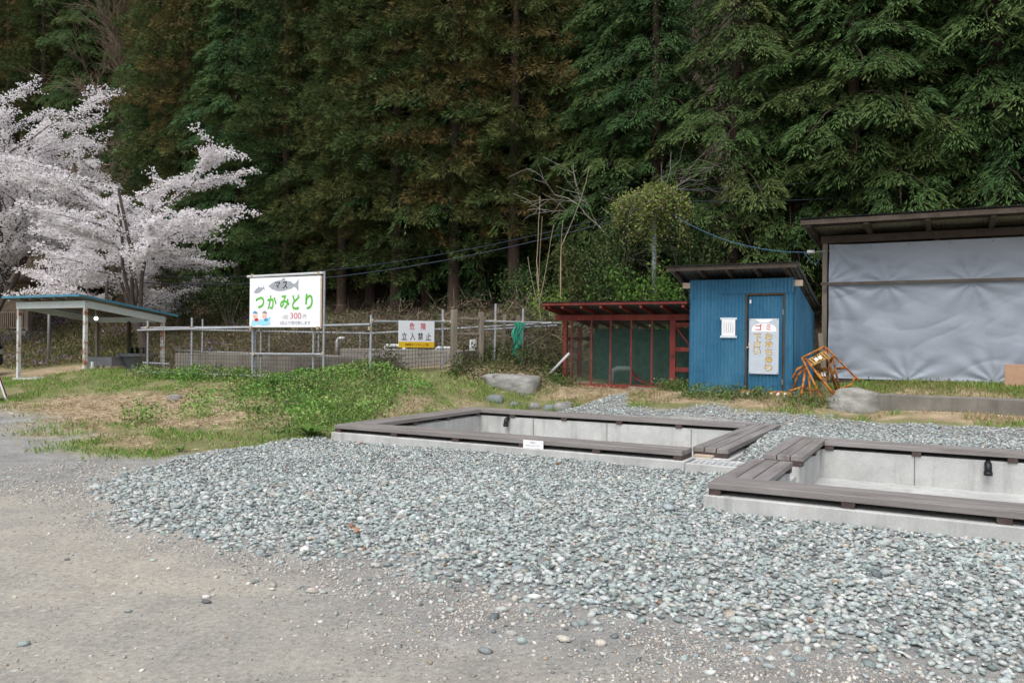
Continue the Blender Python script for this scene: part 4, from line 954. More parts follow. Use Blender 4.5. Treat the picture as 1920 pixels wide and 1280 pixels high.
# rear fence
f4 = thing('pipe_fence', 'far pipe fence running behind the concrete tanks', 'fence', W(-22.4, 16.6, .7))
pipe(f4, (0, 0, 1.12), (9.1, 0, 1.02)); pipe(f4, (9.1, 0, 1.02), (14.4, 0, 1.29)); pipe(f4, (1.5, .05, .45), (8, .05, .40))
for px_, zt in ((378, 1.42), (503, 1.1), (596, 1.08), (674, 1.06), (760, 1.12)):
    Q = atv(px_, 640, 16.6); u = UV(Q.x, Q.y)[0]; pipe(f4, (u + 22.4, .03, -.1), (u + 22.4, .03, zt), 'post')

# concrete tanks and their pipes
def tank(label, u0, u1, v0, v1, zb, zt, mat):
    o = thing('concrete_tank', label, 'tank', W(u0, v0, zb), group='fish tanks behind the fence'); a, b, h = u1 - u0, v1 - v0, zt - zb
    MB().box(0, a, 0, .15, -.3, h).build('wall', mat, o, bevel=.01); MB().box(0, a, b - .15, b, -.3, h).build('wall', mat, o, bevel=.01)
    MB().box(0, .15, .15, b - .15, -.3, h - .003).build('wall', mat, o); MB().box(a - .15, a, .15, b - .15, -.3, h - .003).build('wall', mat, o)
    MB().box(.15, a - .15, .15, b - .15, -.3, h - .35).build('floor', M_CONCD, o); return o
tank('long low weathered concrete tank behind the pipe fence, left of the trout sign', -17.5, -11.2, 13.9, 15.0, .6, 1.15, M_CONCD)
tank('concrete tank with pipes along its edge, behind the danger sign', -13.2, -9.6, 15.3, 16.3, .75, 1.33, concrete_mat('tank_concrete', (.17, .16, .14), (.26, .25, .22)))
for i, (a, kind, lab) in enumerate((((632, 660), 0, 'grey elbow pipe rising from the tank edge right of the trout sign'), ((722, 662), 1, 'grey bridge-shaped pipe on the tank edge below the danger sign'), ((818, 664), 2, 'small grey pipe on the tank edge beside the gate post'))):
    P = atv(*a, 15.45); P.z = 1.28
    pi = thing('inlet_pipe', lab, 'pipe', P, -TH, 'grey pipes on the tanks')
    q = [[(0,0,-.1),(0,0,.22),(.03,0,.28),(.1,0,.3),(.22,0,.3)], [(0,0,-.1),(0,0,.08),(.04,0,.14),(.3,0,.14),(.52,0,.13),(.56,0,.08),(.56,0,-.1)], [(0,0,-.1),(0,0,.06),(.04,0,.1),(.42,0,.1)]][kind]
    MB().tube(q, .042, 10).build('pipe', M_PVC, pi, smooth=True)

# ================================================================== UTILITY POLE AND WIRES
PB = atv(1228, 560, 20.6); PT = atv(1228, 357, 20.6)
pz_ = ground_at(PB)
pole = thing('utility_pole', 'grey utility pole wrapped in ivy behind the coop roof', 'pole', Vector((PT.x, PT.y, pz_)), 0)
MB().tube([(0, 0, -.2), (0, 0, PT.z - pz_)], [.07, .055], 12).build('pole', surf('pole_grey', [(.16, .19, .2), (.24, .27, .28)], 5, .7), pole, smooth=True)
MB().tube([(0, 0, PT.z - pz_ - .02), (0, 0, PT.z - pz_ + .03)], .07, 12).build('cap', M_PVC, pole)
def wire(label, a, b, sag, r, mat, n=24, col='wires', droop=None):
    pts = [a.lerp(b, i / n) - Vector((0, 0, sag * 4 * (i / n) * (1 - i / n))) for i in range(n + 1)]
    o = MB().tube(pts, r, 5).build('overhead_wire', mat, smooth=True); return tag(o, label, 'wire', col)
M_CABLE = flat('cable_black', (.03, .04, .06), .5); M_CABLEB = flat('cable_blue', (.06, .14, .24), .5)
pl0 = Vector((ulp.x, ulp.y, 4.2))
wire('upper dark wire strung between the left pole and the ivy-wrapped pole', pl0, PT + Vector((0, 0, -.38)), 1.05, .010, M_CABLE)
wire('lower dark wire strung between the left pole and the ivy-wrapped pole', pl0 - Vector((0, 0, .25)), PT + Vector((0, 0, -.5)), 1.1, .014, M_CABLE)
wire('thick blue cable from the ivy-wrapped pole to the lamp on the tarp shed', PT + Vector((.2, 0, -.45)), atv(1518, 473, 17.9), .32, .009, M_CABLEB)
wire('upper thin wire running right from the ivy-wrapped pole', PT + Vector((0, 0, -.02)), at(2000, 296, 21), .12, .009, M_CABLE)
wire('lower thin wire running right from the ivy-wrapped pole', PT + Vector((0, 0, -.25)), at(2000, 312, 21), .35, .009, M_CABLE)
P0 = atv(1508, 474, 17.9); pts = [P0 + Vector((.03 * math.sin(t), 0, 0)) + Vector((t * .1, 0, -.22 * math.sin(min(math.pi, t * .75)))) for t in [i * .32 for i in range(14)]]
tag(MB().tube(pts, .011, 5).build('cable_loop', M_CABLEB, smooth=True), 'slack blue cable loop hanging below the lamp of the tarp shed', 'wire')

# ================================================================== TREES
def grow(out, p, d, L, r, lvl, spec):
    """recursive limb; out collects (points, radii, level)"""
    pts, rs = [p.copy()], [r]; segs = spec['segs'][min(lvl, len(spec['segs']) - 1)]
    wob = spec['wob']; up = spec['up'][min(lvl, len(spec['up']) - 1)]; taper = .45 if lvl < spec['max'] else .85
    for i in range(segs):
        d = (d + Vector((random.gauss(0, wob), random.gauss(0, wob), random.gauss(0, wob * .7) + up))).normalized()
        p = p + d * (L / segs); pts.append(p.copy()); rs.append(max(spec['rmin'], r * (1 - taper * (i + 1) / segs)))
    out.append((pts, rs, lvl))
    if lvl >= spec['max']: return
    n = spec['n'][lvl]
    for k in range(n):
        t = 1 - (1 - spec['from'][lvl]) * (k + random.random()) / n if k else 1
        f = t * segs; i = min(int(f), segs - 1); q = pts[i].lerp(pts[i + 1], f - i); dd = (pts[i + 1] - pts[i]).normalized()
        axis = dd.cross(Vector((random.gauss(0, 1), random.gauss(0, 1), random.gauss(0, 1)))).normalized()
        a = spec['spread'][lvl] * random.uniform(.6, 1.25)
        c = Matrix.Rotation(a, 3, axis) @ dd
        if lvl + 1 >= spec.get('flat_from', 99): c.z = c.z * spec['flat'] + spec.get('lift', 0)
        if 'bias' in spec and lvl == 0: c = (c + spec['bias']).normalized()
        grow(out, q, c.normalized(), L * random.uniform(*spec['ratio'][lvl]), max(spec['rmin'], rs[i] * spec['rr']), lvl + 1, spec)
def limbs_mesh(name, out, sides=(10, 7, 5, 4, 3), minr=0):
    m = MB()
    for pts, rs, lvl in out: m.tube(pts, rs, sides[min(lvl, len(sides) - 1)], False)
    return m.mesh(name, True, fixn=False)
def along(out, lv, per_m):
    P = []; D = []
    for pts, rs, lvl in out:
        if lvl < lv: continue
        for a, b in zip(pts[:-1], pts[1:]):
            n = np.random.default_rng(len(P)).poisson((b - a).length * per_m)
            for _ in range(n): P.append(a.lerp(b, random.random())); D.append((b - a).normalized())
    return np.array([p[:] for p in P]), np.array([d[:] for d in D])

# ---- conifers: a few individuals are modelled, the others stand as copies of them
def conifer(kind, H, seed, crown0, hue):
    random.seed(seed); g = np.random.default_rng(seed)
    m = MB(); lean = (random.uniform(-.15, .15), random.uniform(-.15, .15))
    trunk = lambda z: np.array([lean[0] * (z / H) ** 2 * 2, lean[1] * (z / H) ** 2 * 2, z])
    m.tube([Vector(trunk(z)) for z in np.linspace(-.6, H, 9)], [.21, .19, .17, .15, .125, .10, .075, .045, .012], 9)
    sg = kind == 'sugi'
    P, O, S, cid = [], [], [], []
    nb = int((H - crown0) * (8.2 if sg else 7.6)); az = random.random() * 6
    for b in range(nb):
        t = (b + random.random()) / nb; z = crown0 + (H - crown0) * t ** .92; az += 2.4 + random.uniform(-.5, .5)
        Lm = (2.1 if sg else 2.5) * (1 - t ** 1.8) * (.38 + .8 * random.random()) + .3
        if t < .12: Lm *= .55 + 3 * t
        o = np.array([math.cos(az), math.sin(az), 0]); lat = np.array([-o[1], o[0], 0]); p0 = trunk(z)
        rise = random.uniform(.0, .4) if sg else random.uniform(-.05, .3); dr = .34 if sg else .5
        f_ = lambda s: p0 + o * Lm * s + lat * .12 * math.sin(s * 3 + az) + np.array([0, 0, Lm * (rise * s - dr * s * s)])
        m.tube([Vector(f_(i / 5)) for i in range(6)], [.035, .03, .024, .018, .012, .005], 4, False)
        c = random.random()
        for s in np.arange(.16 + .1 * random.random(), 1.02, .40 / max(Lm, .8)):
            for side in ((0,) if s > .93 else (-1, 1)):
                w_ = side * (.26 + .30 * (1 - s)) * min(1, Lm / 1.6) * random.uniform(.6, 1.2)
                P.append(f_(min(s, 1)) + lat * w_ + np.array([0, 0, random.gauss(-.03, .05)]))
                d = o + lat * side * random.uniform(.5, 1.0); O.append(d / np.linalg.norm(d)); S.append(random.uniform(.95, 1.55)); cid.append(c * .75 + random.random() * .25)
    P, O, S, cid = map(np.array, (P, O, S, cid)); n = len(P); k = 84 if sg else 88
    On = np.repeat(O, k, 0); La = np.cross(On, [0, 0, 1.]); Sk = np.repeat(S, k); r = g.random(n * k) ** .7
    if sg:      # hanging rope-like plumes
        th = g.uniform(0, 2 * np.pi, n * k); rad = .15 * np.sin(np.clip(r * 1.15, 0, 1) * np.pi * .9 + .25)
        PP = np.repeat(P, k, 0) + (On * (r * .42)[:, None] + La * (rad * np.cos(th))[:, None] + np.array([0, 0, 1.]) * (rad * np.sin(th) - .20 * r * r)[:, None]) * Sk[:, None]
        D = unit(On * .75 + La * np.cos(th)[:, None] * .6 + np.array([0, 0, 1.]) * (np.sin(th) * .55 - .18)[:, None] + g.normal(0, .25, (n * k, 3)))
        L = g.uniform(.09, .18, n * k) * Sk; Wd = L * .15
        A = np.array([.040, .082, .027]); B = np.array([.074, .098, .030]); Cc = np.array([.135, .096, .035]); SS = None
    else:       # flat drooping fans
        fan = g.uniform(-1.05, 1.05, n * k); Dr = On * np.cos(fan)[:, None] + La * np.sin(fan)[:, None]
        PP = np.repeat(P, k, 0) + (Dr * (r * .40 * (1 - .25 * np.abs(fan)))[:, None] + np.array([0, 0, 1.]) * (g.normal(0, .03, n * k) - .30 * r * r)[:, None]) * Sk[:, None]
        D = unit(Dr + np.array([0, 0, 1.]) * (-.25 - .65 * r)[:, None] + g.normal(0, .10, (n * k, 3)))
        L = g.uniform(.09, .18, n * k) * Sk; Wd = L * .155
        A = np.array([.038, .086, .030]); B = np.array([.066, .116, .035]); Cc = np.array([.10, .122, .039]); SS = np.tile([[0, 0, 1.]], (n * k, 1)) + g.normal(0, .3, (n * k, 3))
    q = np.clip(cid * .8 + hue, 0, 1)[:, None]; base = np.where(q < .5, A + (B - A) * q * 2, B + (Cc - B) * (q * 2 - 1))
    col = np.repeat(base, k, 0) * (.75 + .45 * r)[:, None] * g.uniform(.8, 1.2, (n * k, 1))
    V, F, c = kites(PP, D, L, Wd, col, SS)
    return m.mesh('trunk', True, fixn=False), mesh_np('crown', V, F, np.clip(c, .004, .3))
SUGI = [conifer('sugi', 17, 100 + i, c0, (-.22, .28, .04)[i]) for i, c0 in enumerate((.9, 1.9, 1.3))]
HINO = [conifer('hinoki', 15, 200 + i, c0, (-.15, .22, .05)[i]) for i, c0 in enumerate((.5, 1.6, .8))]
for t, c in SUGI + HINO: t.materials.append(M_BARK); c.materials.append(M_LEAF)
def plant_tree(kind, idx, P, scale, rz, label, group):
    t, c = (SUGI if kind == 'S' else HINO)[idx % 3]
    o = thing('cedar_tree' if kind == 'S' else 'cypress_tree', label, 'tree', (P.x, P.y, ground_at(P) - .05), rz, group)
    o.scale = (scale, scale, scale * random.uniform(.95, 1.08))
    link('trunk', t, None, o); link('crown', c, None, o); return o
ORD = ['first', 'second', 'third', 'fourth', 'fifth', 'sixth', 'seventh', 'eighth', 'ninth', 'tenth', 'eleventh', 'twelfth', 'thirteenth', 'fourteenth', 'fifteenth', 'sixteenth', 'seventeenth', 'eighteenth', 'nineteenth', 'twentieth']
random.seed(5)
front = [(300, 24.6, 'S'), (348, 23.8, 'S'), (396, 24.4, 'H'), (446, 23.4, 'H'), (492, 24.6, 'S'), (536, 23.2, 'S'), (588, 24.0, 'S'), (640, 23.0, 'S'), (694, 24.2, 'S'), (742, 23.2, 'S'), (800, 24.4, 'H'), (850, 23.4, 'S'), (900, 24.6, 'H'), (962, 23.6, 'S'), (1018, 25.0, 'S'),
         (1085, 25.2, 'H'), (1150, 24.2, 'H'), (1230, 23.8, 'H'), (1372, 23.4, 'H'), (1490, 24.2, 'H'), (1600, 23.6, 'H'), (1690, 24.2, 'H'), (1775, 24.6, 'H'), (1860, 23.8, 'H'), (1950, 24.4, 'H')]
nS = nH = 0; named = {640: 'brown-tinged cedar in the wood just right of the trout sign', 536: 'brown-tinged cedar in the wood directly behind the trout sign', 1230: 'green cypress directly behind the ivy-wrapped pole', 1372: 'green cypress directly behind the blue shed', 1690: 'green cypress rising above the left half of the tarp shed roof', 1860: 'green cypress rising above the right end of the tarp shed roof', 300: 'cedar at the left end of the wood, beside the cherry blossom', 1950: 'cypress cut off by the right edge at the end of the wood'}
for i, (px_, v, k) in enumerate(front):
    if k == 'S': nS += 1
    else: nH += 1
    lab = named.get(px_) or ('brown-tinged cedar, %s cedar from the left along the front of the wood' % ORD[nS - 1] if k == 'S' else 'green feathery cypress, %s cypress from the left along the front of the wood' % ORD[nH - 1])
    P = atv(px_, 600, v); plant_tree(k, i + (i // 4), P, random.uniform(.92, 1.12), random.uniform(0, 6.28), lab, 'conifers along the front of the wood')
for row, (v0, du) in enumerate(((26.4, 2.6), (29.0, 2.5), (31.5, 2.8), (35.5, 3.2), (40.5, 3.6), (47.0, 4.2), (55.0, 5.0), (64, 5.5))):
    u = -105 + row * .9
    while u < 12:
        u += du * random.uniform(.75, 1.3); v = v0 + random.uniform(-1.2, 1.2); P = W(u, v)
        pxx = 960 + FPX * P.x / P.y
        if pxx < -60 or pxx > 2010: continue
        if pxx < 285 and v < 31: continue
        if 165 < pxx < 285 and v < 46: continue
        if 1230 < pxx < 1640 and random.random() < (.7 if row == 0 else .85 if row == 1 else .96): continue
        kind = 'H' if (pxx > 1000) == (random.random() < .8) else 'S'
        plant_tree(kind, random.randrange(3), P, random.uniform(.9, 1.15) * (.95 if pxx > 1100 else 1.05), random.uniform(0, 6.28), 'conifer deeper in the wood, half hidden behind its front trees', 'conifers deeper in the wood')

# ---- cherry trees in blossom
def cherry(label, base, spec, L0, r0, d0, nbl, seed, lo=2):
    random.seed(seed); out = []
    grow(out, Vector((0, 0, -.2)), d0, L0, r0, 0, spec)
    o = thing('cherry_tree', label, 'tree', base, 0, 'cherry trees in blossom')
    link('trunk', limbs_mesh('trunk', out), M_BARKC, o)
    P, D = along(out, lo, nbl)
    n = len(P); P = P + rng.normal(0, 1, (n, 3)) * np.array([.085, .085, .05]); k = 2
    PP = np.repeat(P, k, 0) + rng.normal(0, .035, (n * k, 3)); col = palette(n * k, [(.88, .845, .865), (.86, .815, .84), (.90, .88, .89), (.76, .68, .71)], [4, 3, 4, .5], .02)
    V, F, c = kites(PP, rand_dir(n * k), rng.uniform(.06, .11, n * k), rng.uniform(.05, .085, n * k), col)
    # young leaves
    q = rng.choice(n, n // 14); V2, F2, c2 = kites(P[q], rand_dir(len(q)), .07, .03, palette(len(q), [(.11, .14, .03), (.16, .13, .04)]))
    V, F, c = merge([(V, F, c), (V2, F2, c2)])
    link('crown', mesh_np('crown', V, F, c), M_PETAL, o); return o, n * k
cb_ = at(275, 600, 27); 
sp1 = dict(segs=[4, 5, 4, 3, 3], wob=.13, up=[.05, .09, .02, .0, -.01], max=4, n=[6, 5, 4, 3], spread=[.85, .8, .75, .7], ratio=[(1.7, 2.5), (.45, .7), (.42, .65), (.4, .6)], rr=.62, rmin=.006, flat_from=2, flat=.28, lift=.06, **{'from': [.35, .3, .25, .2]}, bias=Vector((-.30, 0, .15)))
o_, n1 = cherry('white flowering cherry tree with spreading layered branches behind the shelter', Vector((cb_.x, 27, ground_at(cb_))), sp1, 1.9, .16, Vector((-.02, 0, 1)), 60, 61)
cb2 = at(-8, 560, 32.5)
sp2 = dict(segs=[4, 5, 4, 3, 3], wob=.14, up=[.04, .08, .03, .0, 0], max=4, n=[7, 5, 4, 4], spread=[.75, .8, .8, .7], ratio=[(1.5, 2.1), (.45, .7), (.42, .65), (.4, .6)], rr=.62, rmin=.007, flat_from=3, flat=.5, lift=.08, **{'from': [.3, .25, .25, .2]}, bias=Vector((-.05, 0, .3)))
o_, n2 = cherry('taller white flowering cherry tree cut off by the left edge', Vector((cb2.x, 32.5, ground_at(cb2))), sp2, 3.15, .24, Vector((-.02, 0, 1)), 48, 83)
print('blossoms', n1, n2)

# ---- bare trees
def bare(name, label, base, seed, L0, r0, spec, mat, d0=Vector((0, 0, 1)), group=None, part='branches'):
    random.seed(seed); out = []; grow(out, Vector((0, 0, -.2)), d0, L0, r0, 0, spec)
    o = thing(name, label, 'tree', base, 0, group); link(part, limbs_mesh(part, out, (6, 5, 4, 3, 3)), mat, o); return o, out
spb = dict(segs=[4, 4, 3, 3, 2], wob=.10, up=[.06, .10, .06, .03, .0], max=4, n=[7, 6, 5, 5], spread=[.55, .55, .55, .5], ratio=[(.55, .8), (.45, .7), (.45, .65), (.45, .6)], rr=.55, rmin=.009, **{'from': [.25, .25, .2, .2]})
M_BROWNT = surf('bare_tree_brown', [(.12, .085, .062), (.19, .14, .10)], 5, .9, bumps=0)
for i, (px_, py_, Y, L, lab) in enumerate(((262, 330, 46, 5.4, 'bare brown tree on the hillside right of the cherry blossom'), (225, 260, 52, 5.8, 'bare brown tree higher on the hillside, behind the lower bare one'), (30, 200, 62, 6.5, 'bare rust-brown tree at the top left of the hillside'), (275, 200, 55, 5.2, 'bare pale tree at the top of the gap between cedars and hill'), (110, 60, 75, 7.0, 'bare grey tree on the ridge at the top left'))):
    P = at(px_, py_, Y); bare('bare_tree', lab, Vector((P.x, P.y, ground_at(P))), 50 + i, L, .16, spb, M_BROWNT, group='bare trees on the hillside')
spd = dict(segs=[5, 5, 4, 3], wob=.22, up=[.0, -.05, -.08, -.05], max=3, n=[6, 6, 5], spread=[.8, .7, .7], ratio=[(.4, .62), (.45, .7), (.4, .6)], rr=.5, rmin=.006, **{'from': [.2, .2, .2]})
P = atv(1120, 430, 22.2); bare('dead_tree', 'leafless grey dead tree tangled in front of the wood, left of the ivy pole', Vector((P.x, P.y, ground_at(P))), 77, 4.3, .05, spd, M_DEAD, Vector((-.1, 0, 1)))
sps = dict(segs=[6, 5], wob=.04, up=[.05, .1], max=1, n=[5], spread=[.35], ratio=[(.5, .85)], rr=.7, rmin=.008, **{'from': [.08]})
def leafy(o, P0, n, cols, size=(.06, .10), name='leaves', sd=.1):
    q = rng.choice(len(P0), n); PP = P0[q] + rng.normal(0, sd, (n, 3)); V, F, c = kites(PP, unit(rand_dir(n) + np.array([0, 0, .2])), rng.uniform(*size, n), rng.uniform(size[0] * .5, size[1] * .5, n), palette(n, cols)); link(name, mesh_np(name, V, F, c), M_LEAF, o)
for i, (px_, L, lab, sd) in enumerate(((1020, 2.6, 'sapling of tall bare pale stems left of the coop roof', 3), (1052, 3.0, 'straight pale bare sapling just right of the stem cluster above the coop', 9))):
    P = atv(px_, 560, 18.4 + i * .2); o, out = bare('sapling', lab, Vector((P.x, P.y, ground_at(P))), 80 + sd, L, .025, sps if i == 0 else dict(sps, n=[2]), surf('sapling_bark', [(.25, .20, .13), (.34, .27, .18)], 8, .8, bumps=0), Vector((-.03, 0, 1)))
    PP = np.array([q[:] for pts, rs, l in out for q in pts if q.z < 1.6]); leafy(o, PP, 500, [(.10, .17, .03), (.14, .20, .04)], sd=.14)

# ---- shrubs below the pole and ivy on it
def shrub(label, P, r, h, n, cols, name='shrub', group='shrubs at the foot of the wood', size=(.07, .13)):
    z = ground_at(P); o = thing(name, label, 'shrub', Vector((P.x, P.y, z)), 0, group)
    m = MB(); cs = []
    for i in range(9):
        a = random.random() * 6.28; q = Vector((math.cos(a) * r * random.uniform(.2, .8), math.sin(a) * r * random.uniform(.2, .8), h * random.uniform(.45, .95))); m.tube([(0, 0, -.1), q * .5 + Vector((0, 0, .1)), q], [.025, .018, .006], 5, False); cs.append(q)
        for j in range(3): cs.append(q * random.uniform(.5, 1) + Vector((random.gauss(0, r * .35), random.gauss(0, r * .35), random.gauss(0, h * .12))))
    m.build('stems', M_TWIG, o, smooth=True, fixn=False)
    leafy(o, np.array([c[:] for c in cs]), n, cols, size, 'foliage', r * .2); return o
GB = [(.07, .14, .028), (.10, .19, .035), (.05, .10, .022)]; GD = [(.03, .06, .02), (.05, .085, .025), (.07, .09, .03)]
random.seed(21)
for px_, v, r, h, n, cols, lab in ((1195, 19.9, .8, 2.0, 2600, GB, 'bright green shrub at the foot of the ivy-wrapped pole'), (1252, 20.2, .6, 1.8, 2000, GB, 'bright green shrub between the ivy pole and the blue shed roof'), (1130, 20.4, .9, 2.6, 3000, GD, 'dark green shrub above the left half of the coop roof'), (1085, 20.8, 1.0, 3.0, 3000, [(.06, .07, .025), (.09, .09, .03), (.05, .08, .022)], 'olive shrub behind the bare saplings'), (1030, 19.6, .55, 1.3, 1500, GB, 'light green shrub round the base of the saplings'), (985, 21.2, .9, 1.9, 2500, GD, 'dark shrub behind the green netting on the fence'), (1160, 21.8, 1.2, 3.6, 3500, GD, 'tall dark green bush left of the ivy-wrapped pole'), (1300, 22.0, 1.2, 3.2, 3200, GD, 'dark green bush behind the left end of the blue shed roof'), (345, 21.0, 1.0, 2.6, 3000, GD, 'dark green bush between the cherry tree and the trout sign'), (430, 21.5, 1.0, 2.0, 2500, GD, 'low dark bush left of the trout sign')):
    shrub(lab, atv(px_, 560, v), r, h, n, cols)
iv = thing('ivy', 'yellow-green ivy draped like an umbrella over the top of the utility pole', 'ivy', Vector((PT.x, PT.y, pz_)), 0)
PP = []; m = MB(); hT = PT.z - pz_
for i in range(46):
    a = random.random() * 6.28; rr = random.uniform(.15, .95) * (1.25 if math.cos(a) < 0 else .95); dl = random.uniform(.2, 1.3)
    q0 = Vector((0, 0, hT - random.uniform(0, .4))); q1 = Vector((math.cos(a) * rr * .7, math.sin(a) * rr * .7, hT + .08 - rr * .25)); q2 = Vector((math.cos(a) * rr, math.sin(a) * rr, hT - .25 - dl * .5 * rr)); q3 = q2 + Vector((0, 0, -dl * .6))
    m.tube([q0, q1, q2, q3], [.01, .008, .006, .004], 3, False)
    for s in np.linspace(0, 1, 14):
        f = s * 3; j = min(int(f), 2); PP.append((q0, q1, q2, q3)[j].lerp((q0, q1, q2, q3)[j + 1], f - j)[:])
for z in np.linspace(.6, hT, 60): PP.append((random.gauss(0, .07), random.gauss(0, .07), z))
m.build('vines', M_TWIG, iv, fixn=False); leafy(iv, np.array(PP), 9500, [(.15, .20, .045), (.20, .24, .06), (.11, .17, .035), (.20, .17, .10)], (.06, .11), 'leaves', .09)

# ================================================================== GROUND COVER
def scatter(n, u0, u1, v0, v1): return rng.uniform(u0, u1, n), rng.uniform(v0, v1, n)
def occupied(u, v):
    return in_pond(u, v, .04) | ((u > -4.55) & (u < -2.45) & (v > 15.45)) | ((u > -23.7) & (u < -20.25) & (v > 13.2) & (v < 16.1)) | ((u > -17.6) & (u < -9.4) & (v > 13.85) & (v < 16.4)) | ((u > -7.55) & (u < -4.4) & (v > 16.1)) | ((u > -2.3) & (v > 17.9)) | ((u > -1.1) & (v > 15.1) & (v < 15.5))
# laid gravel
u, v = scatter(215000, -9.4, 6.0, 3.6, 15.2)
g_ = gravel_mask(u, v) + .045 * fine_mask(u, v); keep = (rng.random(len(u)) < g_) & ~in_pond(u, v, .03) & ~((u > -2.75) & (u < -1.95) & (v > 9.3) & (v < 9.9))
X = CT * u + ST * v; Y = -ST * u + CT * v; keep &= (np.abs(X) < Y * .66 + 1.9) & (Y > 2.6)
thin = np.where(v > 13.0, .8, 1.0) * np.where(Y > 11.5, .75, 1); keep &= rng.random(len(u)) < thin * .95
u, v = u[keep], v[keep]; n = len(u); sz = np.clip(rng.lognormal(math.log(.037), .36, n), .016, .10)
col = palette(n, [(.34, .385, .375), (.29, .335, .33), (.40, .435, .42), (.22, .255, .255), (.45, .465, .45), (.36, .365, .345), (.54, .54, .53), (.38, .34, .29), (.13, .15, .155), (.27, .15, .09)], [6, 6, 5, 4, 3, 3, 1.2, 1, 1, .12], .13)
pos = Wnp(u, v, Z(u, v) + .006 + rng.uniform(0, .026, n) * gravel_mask(u, v))
Yd = pos[:, 1]; nr = (Yd < 9.0) & (np.abs(pos[:, 0]) < Yd * .66 + .15)
tag(link('gravel', stones('gravel', pos[nr], sz[nr], col[nr], 'ico', .52, .24, False, .26), M_STONE), 'blue-grey crushed stone gravel laid in front of the ponds', 'gravel', kind='stuff')
tag(link('gravel', stones('gravel', pos[~nr], sz[~nr], col[~nr], 'oct', .6, .24, True, .2), M_STONE), 'blue-grey crushed stone gravel farther back beside and behind the ponds', 'gravel', kind='stuff')
print('gravel', n)
# pale fine gravel trodden into the dirt
u, v = scatter(260000, -10, 3.2, 1.2, 6.2); w_ = fine_mask(u, v) * (1 - .85 * gravel_mask(u, v)) * (.12 + .88 * sstep(.30, .62, fbm(u * 1.7, v * 1.7, 91))) + .03
X = CT * u + ST * v; Y = -ST * u + CT * v; keep = (rng.random(len(u)) < w_) & (np.abs(X) < Y * .66 + 1.2) & (Y > 2.4)
u, v = u[keep], v[keep]; n = len(u); sz = np.clip(rng.lognormal(math.log(.0135), .45, n), .006, .05)
col = palette(n, [(.42, .39, .35), (.50, .47, .43), (.33, .31, .29), (.25, .27, .27), (.56, .53, .50), (.33, .27, .21)], [5, 4, 4, 2, 2, 2], .15)
tag(link('fine_gravel', stones('fine_gravel', Wnp(u, v, Z(u, v) + .002), sz, col, 'oct', .6, .3), M_STONE), 'pale fine gravel trodden into the dirt lot', 'gravel', kind='stuff'); print('fine', n)
# single loose stones on the lot
loose = [(388, 1112, .07, (.55, .54, .52), 'flat white stone beside a dark one in the middle of the dirt lot'), (387, 1121, .075, (.11, .115, .125), 'dark slate stone touching the white one on the dirt lot'), (512, 1092, .085, (.32, .32, .29), 'larger grey stone of a close pair on the dirt lot'), (509, 1099, .065, (.5, .5, .48), 'paler small stone of a close pair on the dirt lot'), (576, 1098, .055, (.2, .23, .24), 'small dark grey stone right of the stone pair on the dirt'), (630, 1145, .065, (.3, .32, .3), 'lone grey-green stone near the bottom centre of the dirt lot'), (45, 1201, .08, (.27, .31, .3), 'lone greenish stone near the bottom left corner'), (255, 958, .05, (.08, .08, .085), 'lone dark pebble at the left edge of the gravel'), (348, 961, .06, (.55, .52, .47), 'pale stone fallen from the gravel edge onto the dirt'), (844, 1138, .09, (.36, .38, .37), 'pale grey stone where dirt meets fine gravel, bottom centre'), (940, 1138, .10, (.42, .43, .41), 'large round pale stone in the fine gravel, bottom centre'), (1056, 1192, .11, (.45, .42, .37), 'large beige stone in the fine gravel at the bottom'), (1127, 1200, .10, (.5, .46, .4), 'beige stone right of the large beige one at the bottom'), (240, 1138, .06, (.25, .28, .27), 'small greenish stone left of the white stone on the dirt'), (126, 1042, .05, (.13, .13, .13), 'small dark stone on the left of the dirt lot'), (316, 1060, .055, (.6, .57, .5), 'cream pebble left of centre on the dirt lot'), (910, 1215, .09, (.2, .22, .22), 'dark flat stone at the bottom centre of the picture'), (1255, 953, .26, (.33, .37, .39), 'large flat blue-grey slab lying in the gravel left of the nearer pond')]
for i, (px_, py_, s_, c_, lab) in enumerate(loose):
    dx, dy = px_ - 960, py_ - 640; b = -dx * math.sin(ROLL) + dy * math.cos(ROLL); Yd = FPX * (CAM_H - .02) / b; P = at(px_, py_, Yd); zz = ground_at(P)
    me = stones('loose_stone', np.array([[0, 0, 0.]]), np.array([s_ * .78]), np.array([c_]), 'ico', .55 if s_ < .2 else .22, .1); tag(link('loose_stone', me, M_STONE, None, (P.x, P.y, zz + s_ * .12 + (.03 if s_ > .2 else 0))), lab, 'stone', 'loose stones on the lot')
